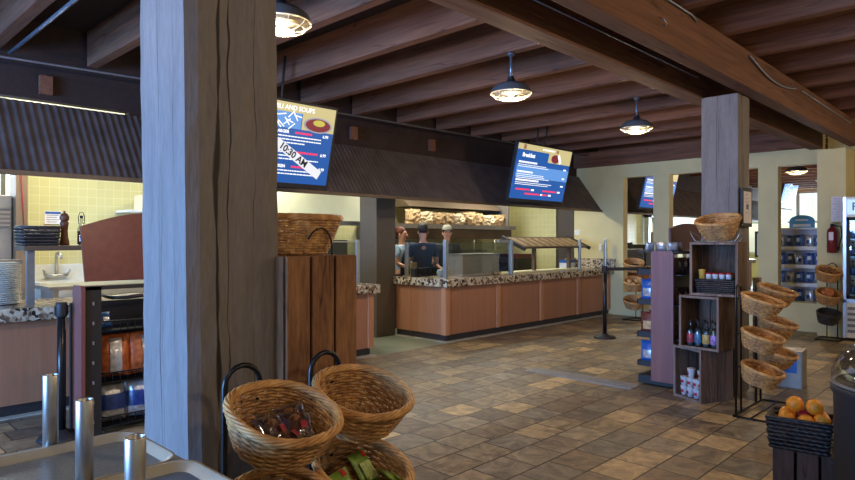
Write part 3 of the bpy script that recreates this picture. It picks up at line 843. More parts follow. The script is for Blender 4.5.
rect_weave(db, .35, .22, .13, M['wickd'])
G().box(-.15,.15,-.09,.09,.008,.125).obj('liner', M['wickd'], db)
def mk_pot(lab, lid, body, group=None):
    o = thing('snack_pot', lab, 'pot', (0,0,0), 0, group)
    G().lathe([(.022,0),(.026,.05),(.026,.052)], 14).obj('pot_body', body, o)
    G().lathe([(.028,.05),(.028,.062),(.001,.064)], 14).obj('lid', lid, o)
    return o
pt = mk_pot('small white pot with a red lid in the topmost display crate', M['red'], M['cup'], 'red lidded pots in the top crate')
for i in range(8):
    c = pt if i == 0 else copy_tree(pt)
    c.location = incr(cA, (-.06+.057*(i % 4), .085+.07*(i//4), .145)); 
yp = mk_pot('yellow pot at the left of the red lidded pots', M['yell'], M['yell']); yp.location = incr(cA, (-.12,.085,.145)); yp.scale = (1.1,1.1,1.5)
tb = mk_basket('round wicker basket on top of the weathered display crates', WM, a=.185, b=.185, h=.17, tp=.58, rows=9, stakes=24, loc=(*incr(cA,(0,.15,.47))[:2], 1.48+.205), rot=(0,-.3,0))
hd = thing('wire_carrier', 'pair of pale wire handles beside the round basket on the display crates', 'wire carrier', incr(cA,(0,.15,.49)), ANG+.1)
for s_ in (-1,1):
    G().tube([(s_*.12,-.1,.006),(s_*.17,-.1,.01),(s_*.2,-.1,.06),(s_*.215,-.1,.1)], .004, 6).tube([(s_*.12,.1,.006),(s_*.17,.1,.01),(s_*.2,.1,.06),(s_*.215,-.1,.1)], .004, 6).obj('wire_handle', M['steel'], hd)
G().tube([(-.12,-.1,.006),(.12,-.1,.006),(.12,.1,.006),(-.12,.1,.006)], .004, 6, closed=True).obj('wire_base', M['steel'], hd)
# side-on basket on the left stack
tb2 = mk_basket('large wicker basket on top of the brown plank crate against the big post', WM, a=.185, b=.15, h=.145, tp=.64, rows=14, stakes=24, loc=(1.50,2.22,1.438+.150), rot=(0,0,0))
G().tube([(.02+.07*math.cos(t*PI/10), -.122-.02*math.sin(t*PI/10), -.15+.11*math.sin(t*PI/10)) for t in range(-1,9)], .004, 6).obj('wire_handle', M['blackmetal'], tb2)

# ------------------------------------------------------------------ stanchions
def stanchion(loc, lab, h=1.03):
    o = thing('queue_stanchion', lab, 'barrier post', loc)
    G().lathe([(.001,0),(.16,0),(.165,.012),(.15,.03),(.06,.05),(.04,.07),(.001,.07)], 32).obj('base', M['black'], o)
    G().lathe([(.03,.05),(.03,h-.1),(.001,h-.1)], 20).obj('tube', M['blackmetal'], o)
    g = G(); g.lathe([(.037,h-.11),(.04,h-.105),(.04,h-.01),(.036,h),(.001,h)], 20)
    for k in range(4): g.box(-.012,.012,-.046,-.034,h-.095,h-.025, M=Rz(k*PI/2))
    g.obj('belt_head', M['black'], o)
    return o
stanchion((1.48,5.3,0), 'black queue barrier post beside the snack rack in front of the left counter')
stanchion((8.80,4.77,0), 'black queue barrier post with a belt in front of the long right counter', 1.1)
stanchion((9.72,4.02,0), 'black queue barrier post half hidden behind the violet ended rack', 1.1)
o = G().add([(8.84,4.74,1.03),(9.68,4.05,1.03),(9.68,4.05,1.08),(8.84,4.74,1.08),(8.842,4.743,1.03),(9.682,4.053,1.03),(9.682,4.053,1.08),(8.842,4.743,1.08)],[(0,1,2,3),(7,6,5,4),(0,4,5,1),(3,2,6,7)]).obj('barrier_belt', M['black']); tag(o, 'black barrier belt stretched between the two far barrier posts', 'barrier belt')

# ------------------------------------------------------------------ snack racks
def arch_board(x0, x1, y, z0, z1, rise, lean, t=.022, th=0):
    g = G(); n = 14; poly = [(x0, z0)]
    poly += [(x1, z0)]
    for i in range(n+1):
        u = 1-i/n; poly.append((x0+(x1-x0)*u, z1+rise*math.sin(PI*u)))
    Mx = Tr(0,y,z0) @ Rx(-lean) @ Tr(0,0,-z0)
    g.prism(poly, 0, t, M=Mx); return g
def rack(x0, y0, y1, L, H, label, lean, hz, upright=True, rise=.07, hx=0):
    o = thing('snack_rack', label, 'display rack', (x0, y0, 0))
    P = lambda g, n, m: g.obj(n, m, o, loc=(-x0,-y0,0))
    # rounded end board
    g = G(); w = y1-y0; pr = []
    prof = [(y0+.02,H),(y0,H-.02),(y0,.06),(y1,.06),(y1,H-.02),(y1-.02,H)]
    vs = [(x0-.028,a,b) for a, b in prof]+[(x0,a,b) for a, b in prof]; n = len(prof)
    g.add(vs, [tuple(range(n)), tuple(range(n,2*n))[::-1]]+[(i,(i+1) % n,(i+1) % n+n,i+n) for i in range(n)])
    P(g, 'end_board', M['redpan'])
    if upright:
        P(G().box(x0, x0+.12, y0+.02, y0+.05, .0, H-.01), 'slotted_upright', M['black'])
        for i in range(7): P(G().box(x0+.055,x0+.067,y0+.012,y0+.0195,H-.15-.15*i,H-.125-.15*i), 'slot', M['alu'])
    P(G().box(x0, x0+L, (y0+y1)/2-.01, (y0+y1)/2+.01, .1, H-.1), 'centre_panel', M['black']) if not upright else None
    P(G().box(x0, x0+L, y0+.02, y0+.05, H-.035, H-.005), 'top_rail', M['black'])
    P(arch_board(x0+hx, x0+L*.98+hx*2, (y0+y1)/2 if not upright else y0, hz[0], hz[1], rise, lean), 'header_board', M['redboard'])
    return o, P
def wire_shelf(P, x0, x1, y0, y1, z, lip=.07):
    g = G(); g.box(x0,x1,y0,y1,z-.008,z)
    g.tube([(x0,y1,z+lip),(x0+.0,y0+.03,z+lip),(x0+.03,y0,z+lip),(x1-.03,y0,z+lip),(x1,y0+.03,z+lip),(x1,y1,z+lip)], .006, 6)
    n = int((x1-x0)/.06)
    for i in range(n+1):
        x = x0+.02+(x1-x0-.04)*i/n; g.tube([(x,y0,z),(x,y0,z+lip)], .003, 4)
    P(g, 'wire_shelf', M['blackmetal'])
r1, PP = rack(1.59, 5.12, 5.32, 1.1, 1.155, 'maroon ended snack rack beside the big post, header board on top', .26, (1.19,1.62), True, .12)
PP(G().box(1.6,2.66,5.5,5.53,.0,1.0), 'back_board', M['black'])
for z in (.06,.40,.80): wire_shelf(PP, 1.72, 2.62, 5.16, 5.5, z)
PP(G().tube([(1.8,5.5,1.06),(1.8,5.2,1.05),(1.9,5.14,1.05),(2.5,5.14,1.09),(2.62,5.3,1.1)], .014, 6), 'curved_rail', M['blackmetal'])
ob = mk_bag('snack_bag', 'bronze and white snack bag on the upper shelf of the rack behind the big post', 'snack bag', M['orange'], M['silver'], .25, .34, .12, 'bronze snack bags on the left rack', (.34,.8,.15,-.05))
for i, x in enumerate((1.84,2.07,2.30,2.5)):
    c = ob if i == 0 else copy_tree(ob); c.location = (x,5.28,.59); c.rotation_euler = (-.15,0,rnd.uniform(-.25,.25))
wb = mk_bag('snack_bag', 'white and navy snack bag low on the rack behind the big post', 'snack bag', M['silver'], M['navy'], .22, .3, .12, 'white and navy bags on the left rack', (.9,.4,0,.0))
for i, x in enumerate((1.82,2.04,2.26,2.47)):
    c = wb if i == 0 else copy_tree(wb); c.location = (x,5.27,.225); c.rotation_euler = (-.1,0,rnd.uniform(-.3,.3))
nb = mk_bag('snack_bag', 'small blue snack bag in the wire top shelf of the rack behind the big post', 'snack bag', M['blue'], M['silver'], .12, .12, .05, 'small blue bags on the left rack', (.4,.3,0,.0))
for i, x in enumerate((1.78,2.2,2.42)):
    c = nb if i == 0 else copy_tree(nb); c.location = (x,5.3,.87); c.rotation_euler = (-.3,0,rnd.uniform(-.5,.5))

r2, PP = rack(6.24, 2.62, 2.85, .8, 1.39, 'violet tinted maroon ended snack rack behind the open display crates', .02, (1.39,1.62), False, .06, .19)
PP(G().box(6.24,7.04,2.55,3.0,.02,.1), 'plinth', M['black'])
for z in (.2,.5,.84,1.15):
    wire_shelf(PP, 6.26, 7.02, 2.56, 2.74, z, .06)
    g = G(); g.box(6.26,7.02,2.76,3.02,z-.01,z); g.box(6.26,7.02,3.01,3.02,z,z+.05); g.box(6.26,6.27,2.76,3.02,z,z+.05)
    PP(g, 'tray_shelf', M['black'])
PP(G().box(6.24,7.0,2.58,3.0,1.37,1.385), 'top_shelf', M['black'])
for z, mt, lb, lab, grp in ((.84,M['blue'],M['silver'],'bright blue snack bag on the upper shelf beside the violet rack end','upper blue bags on the right rack'),
                       (.5,M['redboard'],M['cookie'],'red and cream snack bag on the middle shelf beside the violet rack end','red bags on the right rack'),
                       (.2,M['blue'],M['silver'],'blue snack bag on the low shelf beside the violet rack end','lower blue bags on the right rack')):
    p = mk_bag('snack_bag', lab, 'snack bag', mt, lb, .2, .24, .09, grp, (.45,.35,.0,-.1))
    for i in range(4):
        c = p if i == 0 else copy_tree(p); c.location = (6.33+.17*i, 2.92, z+.13); c.rotation_euler = (0,0,-PI/2-.25+rnd.uniform(-.2,.2))
sp = mk_bag('snack_bag', 'silver foil snack bag lying on the flat top of the violet ended rack', 'snack bag', M['silver'], None, .10, .09, .05, 'foil bags on top of the right rack')
for i, (x, y, a) in enumerate(((6.3,2.66,.3),(6.31,2.78,-.2),(6.32,2.91,.6),(6.42,2.7,1.2),(6.5,2.88,.2),(6.65,2.75,-.6))):
    c = sp if i == 0 else copy_tree(sp); c.location = (x,y,1.432); c.rotation_euler = (.25,.0,a-1.3)
dk = mk_bag('snack_bag', 'dark snack bag on the aisle side of the violet ended rack', 'snack bag', M['choc'], M['silver'], .13, .16, .06, 'dark bags on the aisle side of the right rack', (.3,.3,0,.1))
k = 0
for z in (.84,1.15,.5):
    for x in (6.34,6.5,6.66,6.82):
        c = dk if k == 0 else copy_tree(dk); k += 1; c.location = (x,2.64,z+.09); c.rotation_euler = (-.1,0,rnd.uniform(-.4,.4))

# ------------------------------------------------------------------ tray station (near left)
ts = thing('tray_station', 'steel topped tray counter cut by the left edge of the picture', 'tray counter', (.35,1.5,0))
P = lambda g, n, m: g.obj(n, m, ts, loc=(-.35,-1.5,0))
P(G().box(-.1,.74,.86,1.93,.90,.925, bev=.004), 'counter_top', M['steeld'])
P(G().box(-.06,.68,.9,1.88,.08,.90), 'cabinet', M['darkeq'])
P(G().box(-.04,.66,.92,1.86,.0,.08), 'toe_kick', M['black'])
def mk_tray(loc, lab, fm):
    o = thing('cafeteria_tray', lab, 'tray', loc)
    def rr(w, d, r, z, n=6):
        pts = []
        for cx, cy, a0 in ((w/2-r,d/2-r,0),(-w/2+r,d/2-r,PI/2),(-w/2+r,-d/2+r,PI),(w/2-r,-d/2+r,1.5*PI)):
            for i in range(n+1): pts.append((cx+r*math.cos(a0+PI/2*i/n), cy+r*math.sin(a0+PI/2*i/n), z))
        return pts
    W, D = .45, .335
    loops = [rr(W-.06,D-.06,.03,0), rr(W-.052,D-.052,.034,.004), rr(W-.012,D-.012,.05,.022), rr(W,D,.055,.024), rr(W,D,.055,.020), rr(W-.016,D-.016,.05,.018), rr(W-.06,D-.06,.03,-.004)]
    n = len(loops[0]); g = G(); g.smooth = True; vs = sum(loops, []); fs = []
    for i in range(1, len(loops)-1):
        for k in range(n): fs.append((i*n+k, i*n+(k+1) % n, (i+1)*n+(k+1) % n, (i+1)*n+k))
    fs.append(tuple((len(loops)-1)*n+k for k in range(n)))
    g.add(vs, fs); g.obj('rim', M['tray'], o)
    g = G(); g.add(loops[1], [tuple(range(n))]); g.obj('tray_floor', fm, o)
    return o
mk_tray((.478,1.71,.932), 'grey speckled cafeteria tray with pale rim, the farther one', M['trayf'])
mk_tray((.49,1.365,.932), 'grey blue cafeteria tray with pale rim nearest the bottom edge', M['trayb'])
for (x, y, lab) in ((.503,1.895,'brushed steel upright tube at the far edge of the trays'),(.478,1.545,'brushed steel upright tube in the middle, between the two trays'),(.452,1.185,'brushed steel upright tube nearest the bottom edge of the picture')):
    o = thing('steel_tube', lab, 'steel tube', (x,y,.926))
    G().lathe([(.0185,0),(.0185,.213),(.0175,.215),(.0165,.213),(.0165,.18),(.001,.18)], 28).obj('tube_wall', M['steel'], o)
    G().lathe([(.03,-.0005),(.03,.004),(.0188,.006)], 24).obj('foot_flange', M['steel'], o)

# ------------------------------------------------------------------ menu screens
def screen(loc, tilt, rz, lab, content, w=1.52, h=.86):
    o = thing('menu_screen', lab, 'menu screen', loc, rz); o.rotation_euler = (tilt, 0, rz)
    G().box(-w/2-.03, w/2+.03, 0, .05, -h/2-.05, h/2+.03, bev=.006).obj('screen_housing', M['black'], o)
    dsp = G().box(-w/2, w/2, -.004, .001, -h/2, h/2).obj('display', M['scr'], o)
    G().box(-.2, .2, .05, .11, -.15, .15).tube([(-.12,.1,.1),(-.12,.16,.9)], .015, 6).tube([(.12,.1,.1),(.12,.16,.9)], .015, 6).obj('ceiling_bracket', M['black'], o)
    content(dsp, w, h); return o
def flat(o, name, mat, rects, y=-.006):
    if 1 < len(rects) <= 6:
        for r in rects: q = flat(o, name, mat, [r], y)
        return q
    g = G()
    for r in rects:
        if len(r) == 4: g.box(r[0], r[1], y, y+.001, r[2], r[3])
        else:
            cx, cz, w, h, a = r; g.box(-w/2,w/2,0,.001,-h/2,h/2, M=Tr(cx,y,cz) @ Ry(-a))
    return g.obj(name, mat, o)
TXM = lambda x, y, z, a=0: Tr(x,y,z) @ Ry(-a) @ Rx(PI/2)
def words_bars(x0, x1, z, h, r, fill=.8):
    out = []; x = x0
    while x < x1-.01:
        l = r.uniform(.012,.05); out.append((x, min(x+l, x1), z-h/2, z+h/2)); x += l+.007
    return out
def menu1(o, w, h):
    r = random.Random(3); a, b = -w/2, w/2
    flat(o, 'title_band', M['scrb'], [(a,b,h/2-.1,h/2)])
    text_mesh('title_lettering', 'SALADS, CHILI AND SOUPS', .07, M['scrw'], o, TXM(.05,-.008,h/2-.055), .001)
    flat(o, 'food_picture', M['scr2'], [(a,.32,h/2-.27,h/2-.1)])
    g = G()
    for i in range(26):
        x = r.uniform(-.5,.3); z = r.uniform(h/2-.26,h/2-.12); g.box(-.05,.05,0,.001,-.006,.006, M=Tr(x,-.007,z) @ Ry(r.uniform(-1,1)))
    g.obj('food_picture_highlights', M['scrw'], o)
    flat(o, 'food_picture_beige', M['scrb'], [(.33,b,h/2-.27,h/2-.1)])
    g = G().prism([(.54+.19*math.cos(t*PI/16), h/2-.2+.085*math.sin(t*PI/16)) for t in range(32)], -.008, -.007); g.obj('bowl_picture', M['scrgr'], o)
    g = G().prism([(.54+.165*math.cos(t*PI/16), h/2-.2+.07*math.sin(t*PI/16)) for t in range(32)], -.0095, -.0085); g.obj('chili_picture', M['scrfood'], o)
    g = G().prism([(.55+.08*math.cos(t*PI/8), h/2-.175+.035*math.sin(t*PI/8)) for t in range(16)], -.011, -.01); g.obj('garnish_picture', M['scrfood2'], o)
    hs = []; rd = []; body = []
    for i, z in enumerate((.12,-.09,-.25)):
        text_mesh('item_lettering', ('HOUSE LARGER','CHICKEN SOUP','WITH CHICKEN')[i], .045, M['scrw'], o, TXM(.02,-.008,z), .0015)
        rd += words_bars(.26,.48 if i != 1 else .6, z, .022, r)
        for k in range(3 if i == 0 else 2): body += words_bars(-.35, r.uniform(.3,.62), z-.045-.035*k, .012, r)
        text_mesh('price_lettering', '6.99', .045, M['scrw'], o, TXM(.66,-.008,z-.005), .001)
    flat(o, 'red_lettering', M['scrr'], rd); flat(o, 'small_lettering', M['scrw'], body)
    an = -.5
    g = G().box(-.34,.34,0,.001,-.05,.05, M=Tr(.34,-.011,-.16) @ Ry(-an)); g.obj('time_banner', M['scrbar'], o)
    text_mesh('time_lettering', '10:30 AM', .105, M['scrk'], o, TXM(.27,-.0125,-.122,an), .003)
def menu2(o, w, h):
    r = random.Random(5); a, b = -w/2, w/2
    flat(o, 'title_band', M['scrb'], [(a,b,h/2-.09,h/2)])
    flat(o, 'title_lettering', M['scrw'], words_bars(-.1,.25,h/2-.045,.03,r))
    flat(o, 'title_red_marks', M['scrfood'], [(-.62,-.55,h/2-.08,h/2-.01),(.3,.36,h/2-.07,h/2-.02)])
    flat(o, 'food_picture', M['scrb'], [(.1,b,h/2-.24,h/2-.09)])
    g = G().prism([(.3+.12*math.cos(t*PI/12), h/2-.165+.07*math.sin(t*PI/12)) for t in range(24)], -.008, -.007); g.obj('berry_picture', M['scrfood'], o)
    g = G().box(-.03,.03,0,.001,-.08,.08, M=Tr(.42,-.009,h/2-.16) @ Ry(-.6)); g.obj('picture_highlight', M['scrw'], o)
    flat(o, 'pale_panel', M['scr2'], [(a+.05,b,-.09,.1)], y=-.0055)
    text_mesh('heading_lettering', 'Breakfast', .09, M['scrw'], o, TXM(-.45,-.008,h/2-.17), .002)
    big = []; sm = []
    for z, L_ in ((.15,.5),(-.0,.42),(-.13,.62)):
        big += words_bars(a+.08, a+.08+L_, z, .028, r)
        for k in range(3 if z == 0 else 2): sm += words_bars(a+.08, r.uniform(.0,.5), z-.04-.028*k, .01, r)
        big += [(.6,.68,z-.055,z-.03)]
    flat(o, 'bold_lettering', M['scrw'], big); flat(o, 'small_lettering', M['scrw'], sm)
    flat(o, 'red_lettering', M['scrr'], [(a+.12,a+.5,-.29,-.265),(.1,.5,-.29,-.265),(a+.38,a+.78,-.355,-.33),(.1,.25,-.355,-.33)])
    flat(o, 'price_lettering', M['scrw'], [(a+.54,a+.62,-.292,-.263),(.54,.62,-.292,-.263),(a+.82,a+.88,-.357,-.328),(.29,.37,-.357,-.328)])
TT = .23
screen((3.62,5.80,2.545), TT, 0, 'blue menu screen with a 10:30 AM banner, partly behind the big post', menu1)
screen((8.63,5.80,2.575), TT, 0, 'blue menu screen with red lines hanging over the long right counter', menu2)
screen((13.08,5.80,2.60), TT, 0, 'blue menu screen seen through the two left wall openings', menu2)
def menu4(o, w, h):
    r = random.Random(9)
    flat(o, 'pale_picture', M['scr2'], [(-w/2,w/2,-h/2,h/2)])
    g = G()
    for i in range(60): g.box(-.08,.08,0,.001,-.012,.012, M=Tr(r.uniform(-.65,.65),-.008,r.uniform(-h/2+.05,h/2-.05)) @ Ry(r.uniform(-1.2,1.2)))
    g.obj('white_lettering', M['scrw'], o)
screen((22.75,5.8,2.95), TT, 0, 'pale blue menu screen seen through the opening nearest the pier', menu4)

# ------------------------------------------------------------------ pendant lamps
def mk_lamp(lab, loc, group=None):
    o = thing('pendant_lamp', lab, 'lamp', loc, 0, group)
    G().tube([(0,0,.12),(0,0,.36)], .012, 8).obj('hanging_rod', M['conduit'], o)
    G().lathe([(.001,.376),(.04,.376),(.035,.355),(.015,.345)], 16).obj('ceiling_cup', M['enam'], o)
    G().lathe([(.03,.155),(.028,.11),(.05,.1),(.05,.075),(.03,.155)], 20).lathe([(.052,.1),(.085,.094),(.135,.078),(.175,.045),(.195,.0),(.198,-.004),(.192,-.002),(.16,.034),(.118,.064),(.07,.083),(.05,.09)], 40).obj('shade', M['enam'], o)
    G().lathe([(.19,-.001),(.159,.0325),(.117,.0625),(.06,.08)], 40).obj('shade_lining', M['enamin'], o)
    G().ball((0,0,.012), .036, 10, sc=(1,1,1.35)).obj('bulb', M['bulb'], o)
    g = G()
    for rr_, z in ((.19,-.006),(.15,-.04),(.085,-.058)):
        g.tube([(rr_*math.cos(2*PI*k/40), rr_*math.sin(2*PI*k/40), z) for k in range(40)], .004, 5, closed=True)
    for k in range(10):
        a = 2*PI*k/10; g.tube([(q*math.cos(a), q*math.sin(a), z) for q, z in ((.19,-.006),(.175,-.026),(.15,-.04),(.12,-.052),(.085,-.058),(.02,-.06))], .0035, 5)
    g.obj('wire_guard', M['cage'], o)
    return o
LX = [(2.22,3.46,'wire guarded dome pendant lamp partly behind the big post','a'),(4.80,3.57,'wire guarded dome pendant lamp hanging between the two menu screens','b'),(7.38,3.57,'wire guarded dome pendant lamp left of the top of the second post','c'),(14.26,3.5,'pendant lamp seen through the right wall opening, the left one','d'),(16.84,3.55,'pendant lamp seen through the right wall opening beside the pier','e')]
lamp = None; lpos = []
for x, y, lab, _ in LX:
    if lamp is None: lamp = mk_lamp(lab, (x,y,2.885))
    else: dup(lamp, lab, (x,y,2.885))
    lpos.append((x,y))
off = [(2.22,-.8),(4.8,-.8),(7.38,-.8),(9.96,-.8),(-.36,3.5),(-.36,-.8),(18.56,3.5)]
for x, y in off:
    dup(lamp, 'wire guarded pendant lamp beyond the edges of the picture', (x,y,2.885), group='lamps out of view'); lpos.append((x,y))
def light(name, kind, loc, energy, color, size=.1, rot=None, sy=None, spot=None):
    l = bpy.data.lights.new(name, kind); l.energy = energy; l.color = color
    if kind == 'AREA':
        l.size = size
        if sy: l.shape = 'RECTANGLE'; l.size_y = sy
    elif kind == 'SUN': l.angle = size
    else: l.shadow_soft_size = size
    o = bpy.data.objects.new(name, l); COL.objects.link(o); o.location = loc
    if rot: o.rotation_euler = rot
    return o
WARM = (1,.76,.52)
for x, y in lpos:
    light('lamp_light', 'POINT', (x,y,2.80), LAMP_E if 'LAMP_E' in globals() else 46, WARM, .05)

# ------------------------------------------------------------------ kitchen
for i, x in enumerate((2.2,4.6,7.6,10.0,13.2,16.2,19.2)):
    o = G().box(x-.6,x+.6,7.6,7.9,2.94,2.956).obj('ceiling_light', M['panel']); tag(o, 'fluorescent light panel above the kitchen, hidden by the awning', 'light panel', 'kitchen light panels')
    light('kitchen_light', 'AREA', (x,7.75,2.92), 34 if x < 12 else 18, (1,.97,.84), 1.2, None, .3)
# window behind left kitchen and ice machine
w = G().box(.3,2.1,9.9,9.98,1.9,1.96).box(.3,2.1,9.9,9.98,2.7,2.76).box(2.04,2.1,9.9,9.98,1.96,2.7)
wo = struct(w.obj('window_2', M['steeld'])); G().box(.3,2.1,9.96,9.97,1.96,2.7).obj('window_pane', M['win'], wo)
im = thing('ice_machine', 'grey steel ice machine with louvers at the far left of the kitchen', 'machine', (1.32,8.6,0))
G().box(-.6,.56,0,.7,0,2.02,bev=.01).obj('cabinet', M['steeld'], im)
for i in range(5): G().box(-.58,.54,-.02,.01,1.86-.05*i,1.885-.05*i).obj('louver', M['steel'], im)
tag(G().box(1.90,2.02,8.5,8.8,0,2.95).obj('pilaster', plain('tan_trim', (124,100,74), .6)), 'narrow tan wall pilaster left of the yellow tiles', 'pilaster')
tag(G().tube([(1.94,8.49,2.9),(1.95,8.485,2.2),(1.99,8.48,1.4)], .006, 6).obj('red_cord', M['red']), 'thin red cord down the tan pilaster left of the tiles', 'cord')
sg = thing('wall_notice', 'small white notice with a blue heading on the yellow tiles', 'notice', (2.36,8.785,1.78)); sg.scale = (.72,1,.8)
G().box(-.13,.13,0,.008,-.1,.1).obj('sheet', M['paper'], sg); G().box(-.12,.12,-.002,0,.055,.09).obj('blue_heading', M['blue'], sg)
g = G()
for i in range(4): g.box(-.1,.09-.03*(i % 2),-.002,0,.03-.035*i,.04-.035*i)
g.obj('small_lettering', M['tape'], sg)
# sink
sk = thing('kitchen_sink', 'white glazed sink with tap against the yellow tiles', 'sink', (2.98,8.4,0))
G().box(-.9,.9,.36,.39,.95,1.2,bev=.01).obj('splash_back', M['porc'], sk)
G().box(-.9,.9,-.25,-.21,.72,1.0,bev=.01).box(-.9,.9,.33,.37,.72,1.0).box(-.9,-.86,-.25,.37,.72,1.0).box(.86,.9,-.25,.37,.72,1.0).box(-.9,.9,-.25,.37,.70,.74).obj('basin', M['porc'], sk)
G().tube([(-.6,.33,1.05),(-.6,.33,1.28),(-.6,.30,1.34),(-.6,.2,1.35),(-.6,.14,1.28)], .018, 8).tube([(-.72,.33,1.06),(-.48,.33,1.06)], .022, 8).tube([(-.72,.33,1.06),(-.75,.28,1.14)], .014, 6).tube([(-.48,.33,1.06),(-.45,.28,1.14)], .014, 6).obj('tap', M['steel'], sk)
G().box(-.85,-.8,-.2,.3,0,.7).box(.8,.85,-.2,.3,0,.7).obj('leg_frame', M['steel'], sk)
pb = G().box(1.9,4.9,7.2,7.75,.98,1.02).box(1.95,2.0,7.25,7.7,0,.98).box(4.8,4.85,7.25,7.7,0,.98).obj('prep_table', M['steel']); tag(pb, 'long steel prep table behind the left counter', 'prep table')
# sieve ring
sv = thing('steel_sieve', 'round steel sieve standing on edge on the left counter', 'sieve', (1.98,6.55,.927+.06)); sv.scale = (.6,.6,.6); sv.rotation_euler = (PI/2-.15,0,-.6)
G().tube([(.1*math.cos(2*PI*k/30), .1*math.sin(2*PI*k/30), 0) for k in range(30)], .006, 6, closed=True).lathe([(.1,0),(.09,-.03),(.05,-.055),(.001,-.06)], 20).obj('bowl', M['steeld'], sv)
G().tube([(.1,0,0),(.33,-.0,0)], .008, 6).obj('handle', M['steel'], sv)
tg = thing('serving_tongs', 'steel tongs lying on the granite of the left counter', 'tongs', (2.4,6.6,.93), .3)
G().tube([(-.15,0,.01),(.15,.02,.02)], .008, 6).tube([(-.15,0,.01),(.15,-.04,.02)], .008, 6).obj('arms', M['steel'], tg)
# shelf on the left counter
sh = thing('counter_shelf', 'steel edged shelf standing on the left counter carrying the dark basket', 'shelf', (2.1,6.5,.925))
G().box(-.62,.7,-.16,.2,.48,.525,bev=.004).obj('shelf_board', M['bronze'], sh)
for sx in (-.56,.66): G().box(sx-.03,sx+.03,-.12,-.07,0,.48).obj('shelf_post', M['alu'], sh)
dkb = thing('storage_basket', 'dark rectangular wicker basket on the shelf of the left counter', 'basket', (1.62,6.5,1.45))
rect_weave(dkb, .30, .26, .17, M['wickd'], rows=6, step=.03)
G().box(-.12,.12,-.10,.10,.008,.12).obj('liner', M['black'], dkb)
tag(G().ball((1.68,6.45,1.61), .04, 8, sc=(1.5,.8,.7)).obj('bread_roll', M['cookie']), 'small bread roll showing over the edge of the dark shelf basket', 'roll')
pg = thing('pepper_grinder', 'tall turned wooden pepper grinder on the shelf of the left counter', 'grinder', (1.84,6.5,1.45)); pg.scale = (1.12,)*3
G().lathe([(.036,0),(.038,.02),(.028,.07),(.024,.12),(.03,.17),(.034,.19),(.024,.2)], 20).obj('grinder_body', wood('walnut',(92,56,40),(124,82,58),'Z',10,.2,.35), pg)
G().lathe([(.024,.2),(.036,.215),(.036,.24),(.026,.262),(.008,.27),(.008,.285),(.001,.288)], 20).obj('grinder_head', wood('walnut_head',(92,56,40),(124,82,58),'Z',10,.2,.35), pg)
ol = thing('oil_bottle', 'clear swing top bottle half full of dark vinegar on the shelf', 'bottle', (1.985,6.5,1.45)); ol.scale = (1.12,)*3
G().lathe([(.032,0),(.034,.01),(.034,.13),(.014,.19),(.013,.23)], 16).obj('bottle_body', M['glass'], ol)
G().lathe([(.03,.004),(.031,.12),(.001,.121)], 16).obj('vinegar', M['redboard'], ol)
G().tube([(-.02,0,.18),(-.024,0,.24),(-.014,0,.275),(.014,0,.275),(.024,0,.24),(.02,0,.18)], .0035, 6).lathe([(.012,.228),(.014,.25),(.001,.252)], 10).obj('wire_stopper', M['black'], ol)
# stack of plates
pl = G().lathe([(.001,.002),(.09,.002),(.13,.012),(.132,.014),(.09,.006),(.001,.006)], 36).obj('dinner_plate', M['porc'])
tag(pl, 'white dinner plate in the tall stack at the left end of the counter', 'plate', 'plates stacked on the left counter'); pl.location = (1.385,6.62,.927); pl.scale = (1.05,1.05,1)
for k in range(1, 21):
    c = pl.copy(); COL.objects.link(c); c.location = (1.385+rnd.uniform(-.006,.006),6.62,.927+.018*k)
for i, (x, y, m_, lab) in enumerate(((1.37,7.5,M['red'],'small red lidded jar behind the plate stack'),(1.95,6.5,M['blue'],'small blue box on the left counter behind the barrier post'))):
    if i == 0:
        o = thing('jar', lab, 'jar', (x,y,1.3)); G().lathe([(.04,0),(.04,.08)], 14).obj('jar_body', M['glass'], o); G().lathe([(.042,.08),(.042,.1),(.001,.1)], 14).obj('lid', m_, o)
        tag(G().box(1.1,1.7,7.35,7.7,1.26,1.3).box(1.12,1.16,7.4,7.65,0,1.26).box(1.64,1.68,7.4,7.65,0,1.26).obj('side_table', M['steel']), 'small steel stand behind the plate stack', 'stand')
    else: tag(G().box(2.0,2.13,6.42,6.5,.926,.985,bev=.004).obj('carton', m_), lab, 'box')

# kitchen right part seen beside the column (x 4.5-6.4)
hb = thing('vent_hood', 'pale steel vent hood behind the wicker basket on the plank crate', 'hood', (5.85,8.2,1.75))
G().add([(-.9,-.3,0),(.9,-.3,0),(.9,.55,0),(-.9,.55,0),(-.9,-.1,.75),(.9,-.1,.75),(.9,.55,.75),(-.9,.55,.75)], [(0,1,2,3),(4,5,6,7),(0,1,5,4),(1,2,6,5),(2,3,7,6),(3,0,4,7)]).obj('hood_body', M['wallk'], hb)
G().box(-.92,.92,-.34,-.28,-.02,.05).obj('hood_lip', M['steel'], hb)
tag(G().box(5.0,6.3,7.9,8.7,0,1.5,bev=.01).obj('oven', M['darkeq']), 'dark oven below the pale vent hood', 'oven')
fr = thing('kitchen_fridge', 'blue grey steel fridge behind the wicker basket on the plank crate', 'fridge', (4.55,8.3,0))
G().box(-.32,.32,-.2,.45,0,2.1,bev=.01).obj('cabinet', M['alu'], fr); G().tube([(.2,-.24,.9),(.2,-.24,1.6)], .012, 6).obj('handle', M['steel'], fr)
wsf = thing('wall_shelf', 'white shelf high on the kitchen wall right of the big post', 'shelf', (3.55,8.5,1.86))
G().box(-.45,.45,-.15,.28,0,.03).obj('shelf_board', M['white'], wsf)
tag(G().box(3.3,3.85,8.35,8.7,1.89,2.09,bev=.01).obj('carton', plain('cream_box',(226,214,180),.6)), 'cream cardboard box on the white kitchen shelf', 'box')
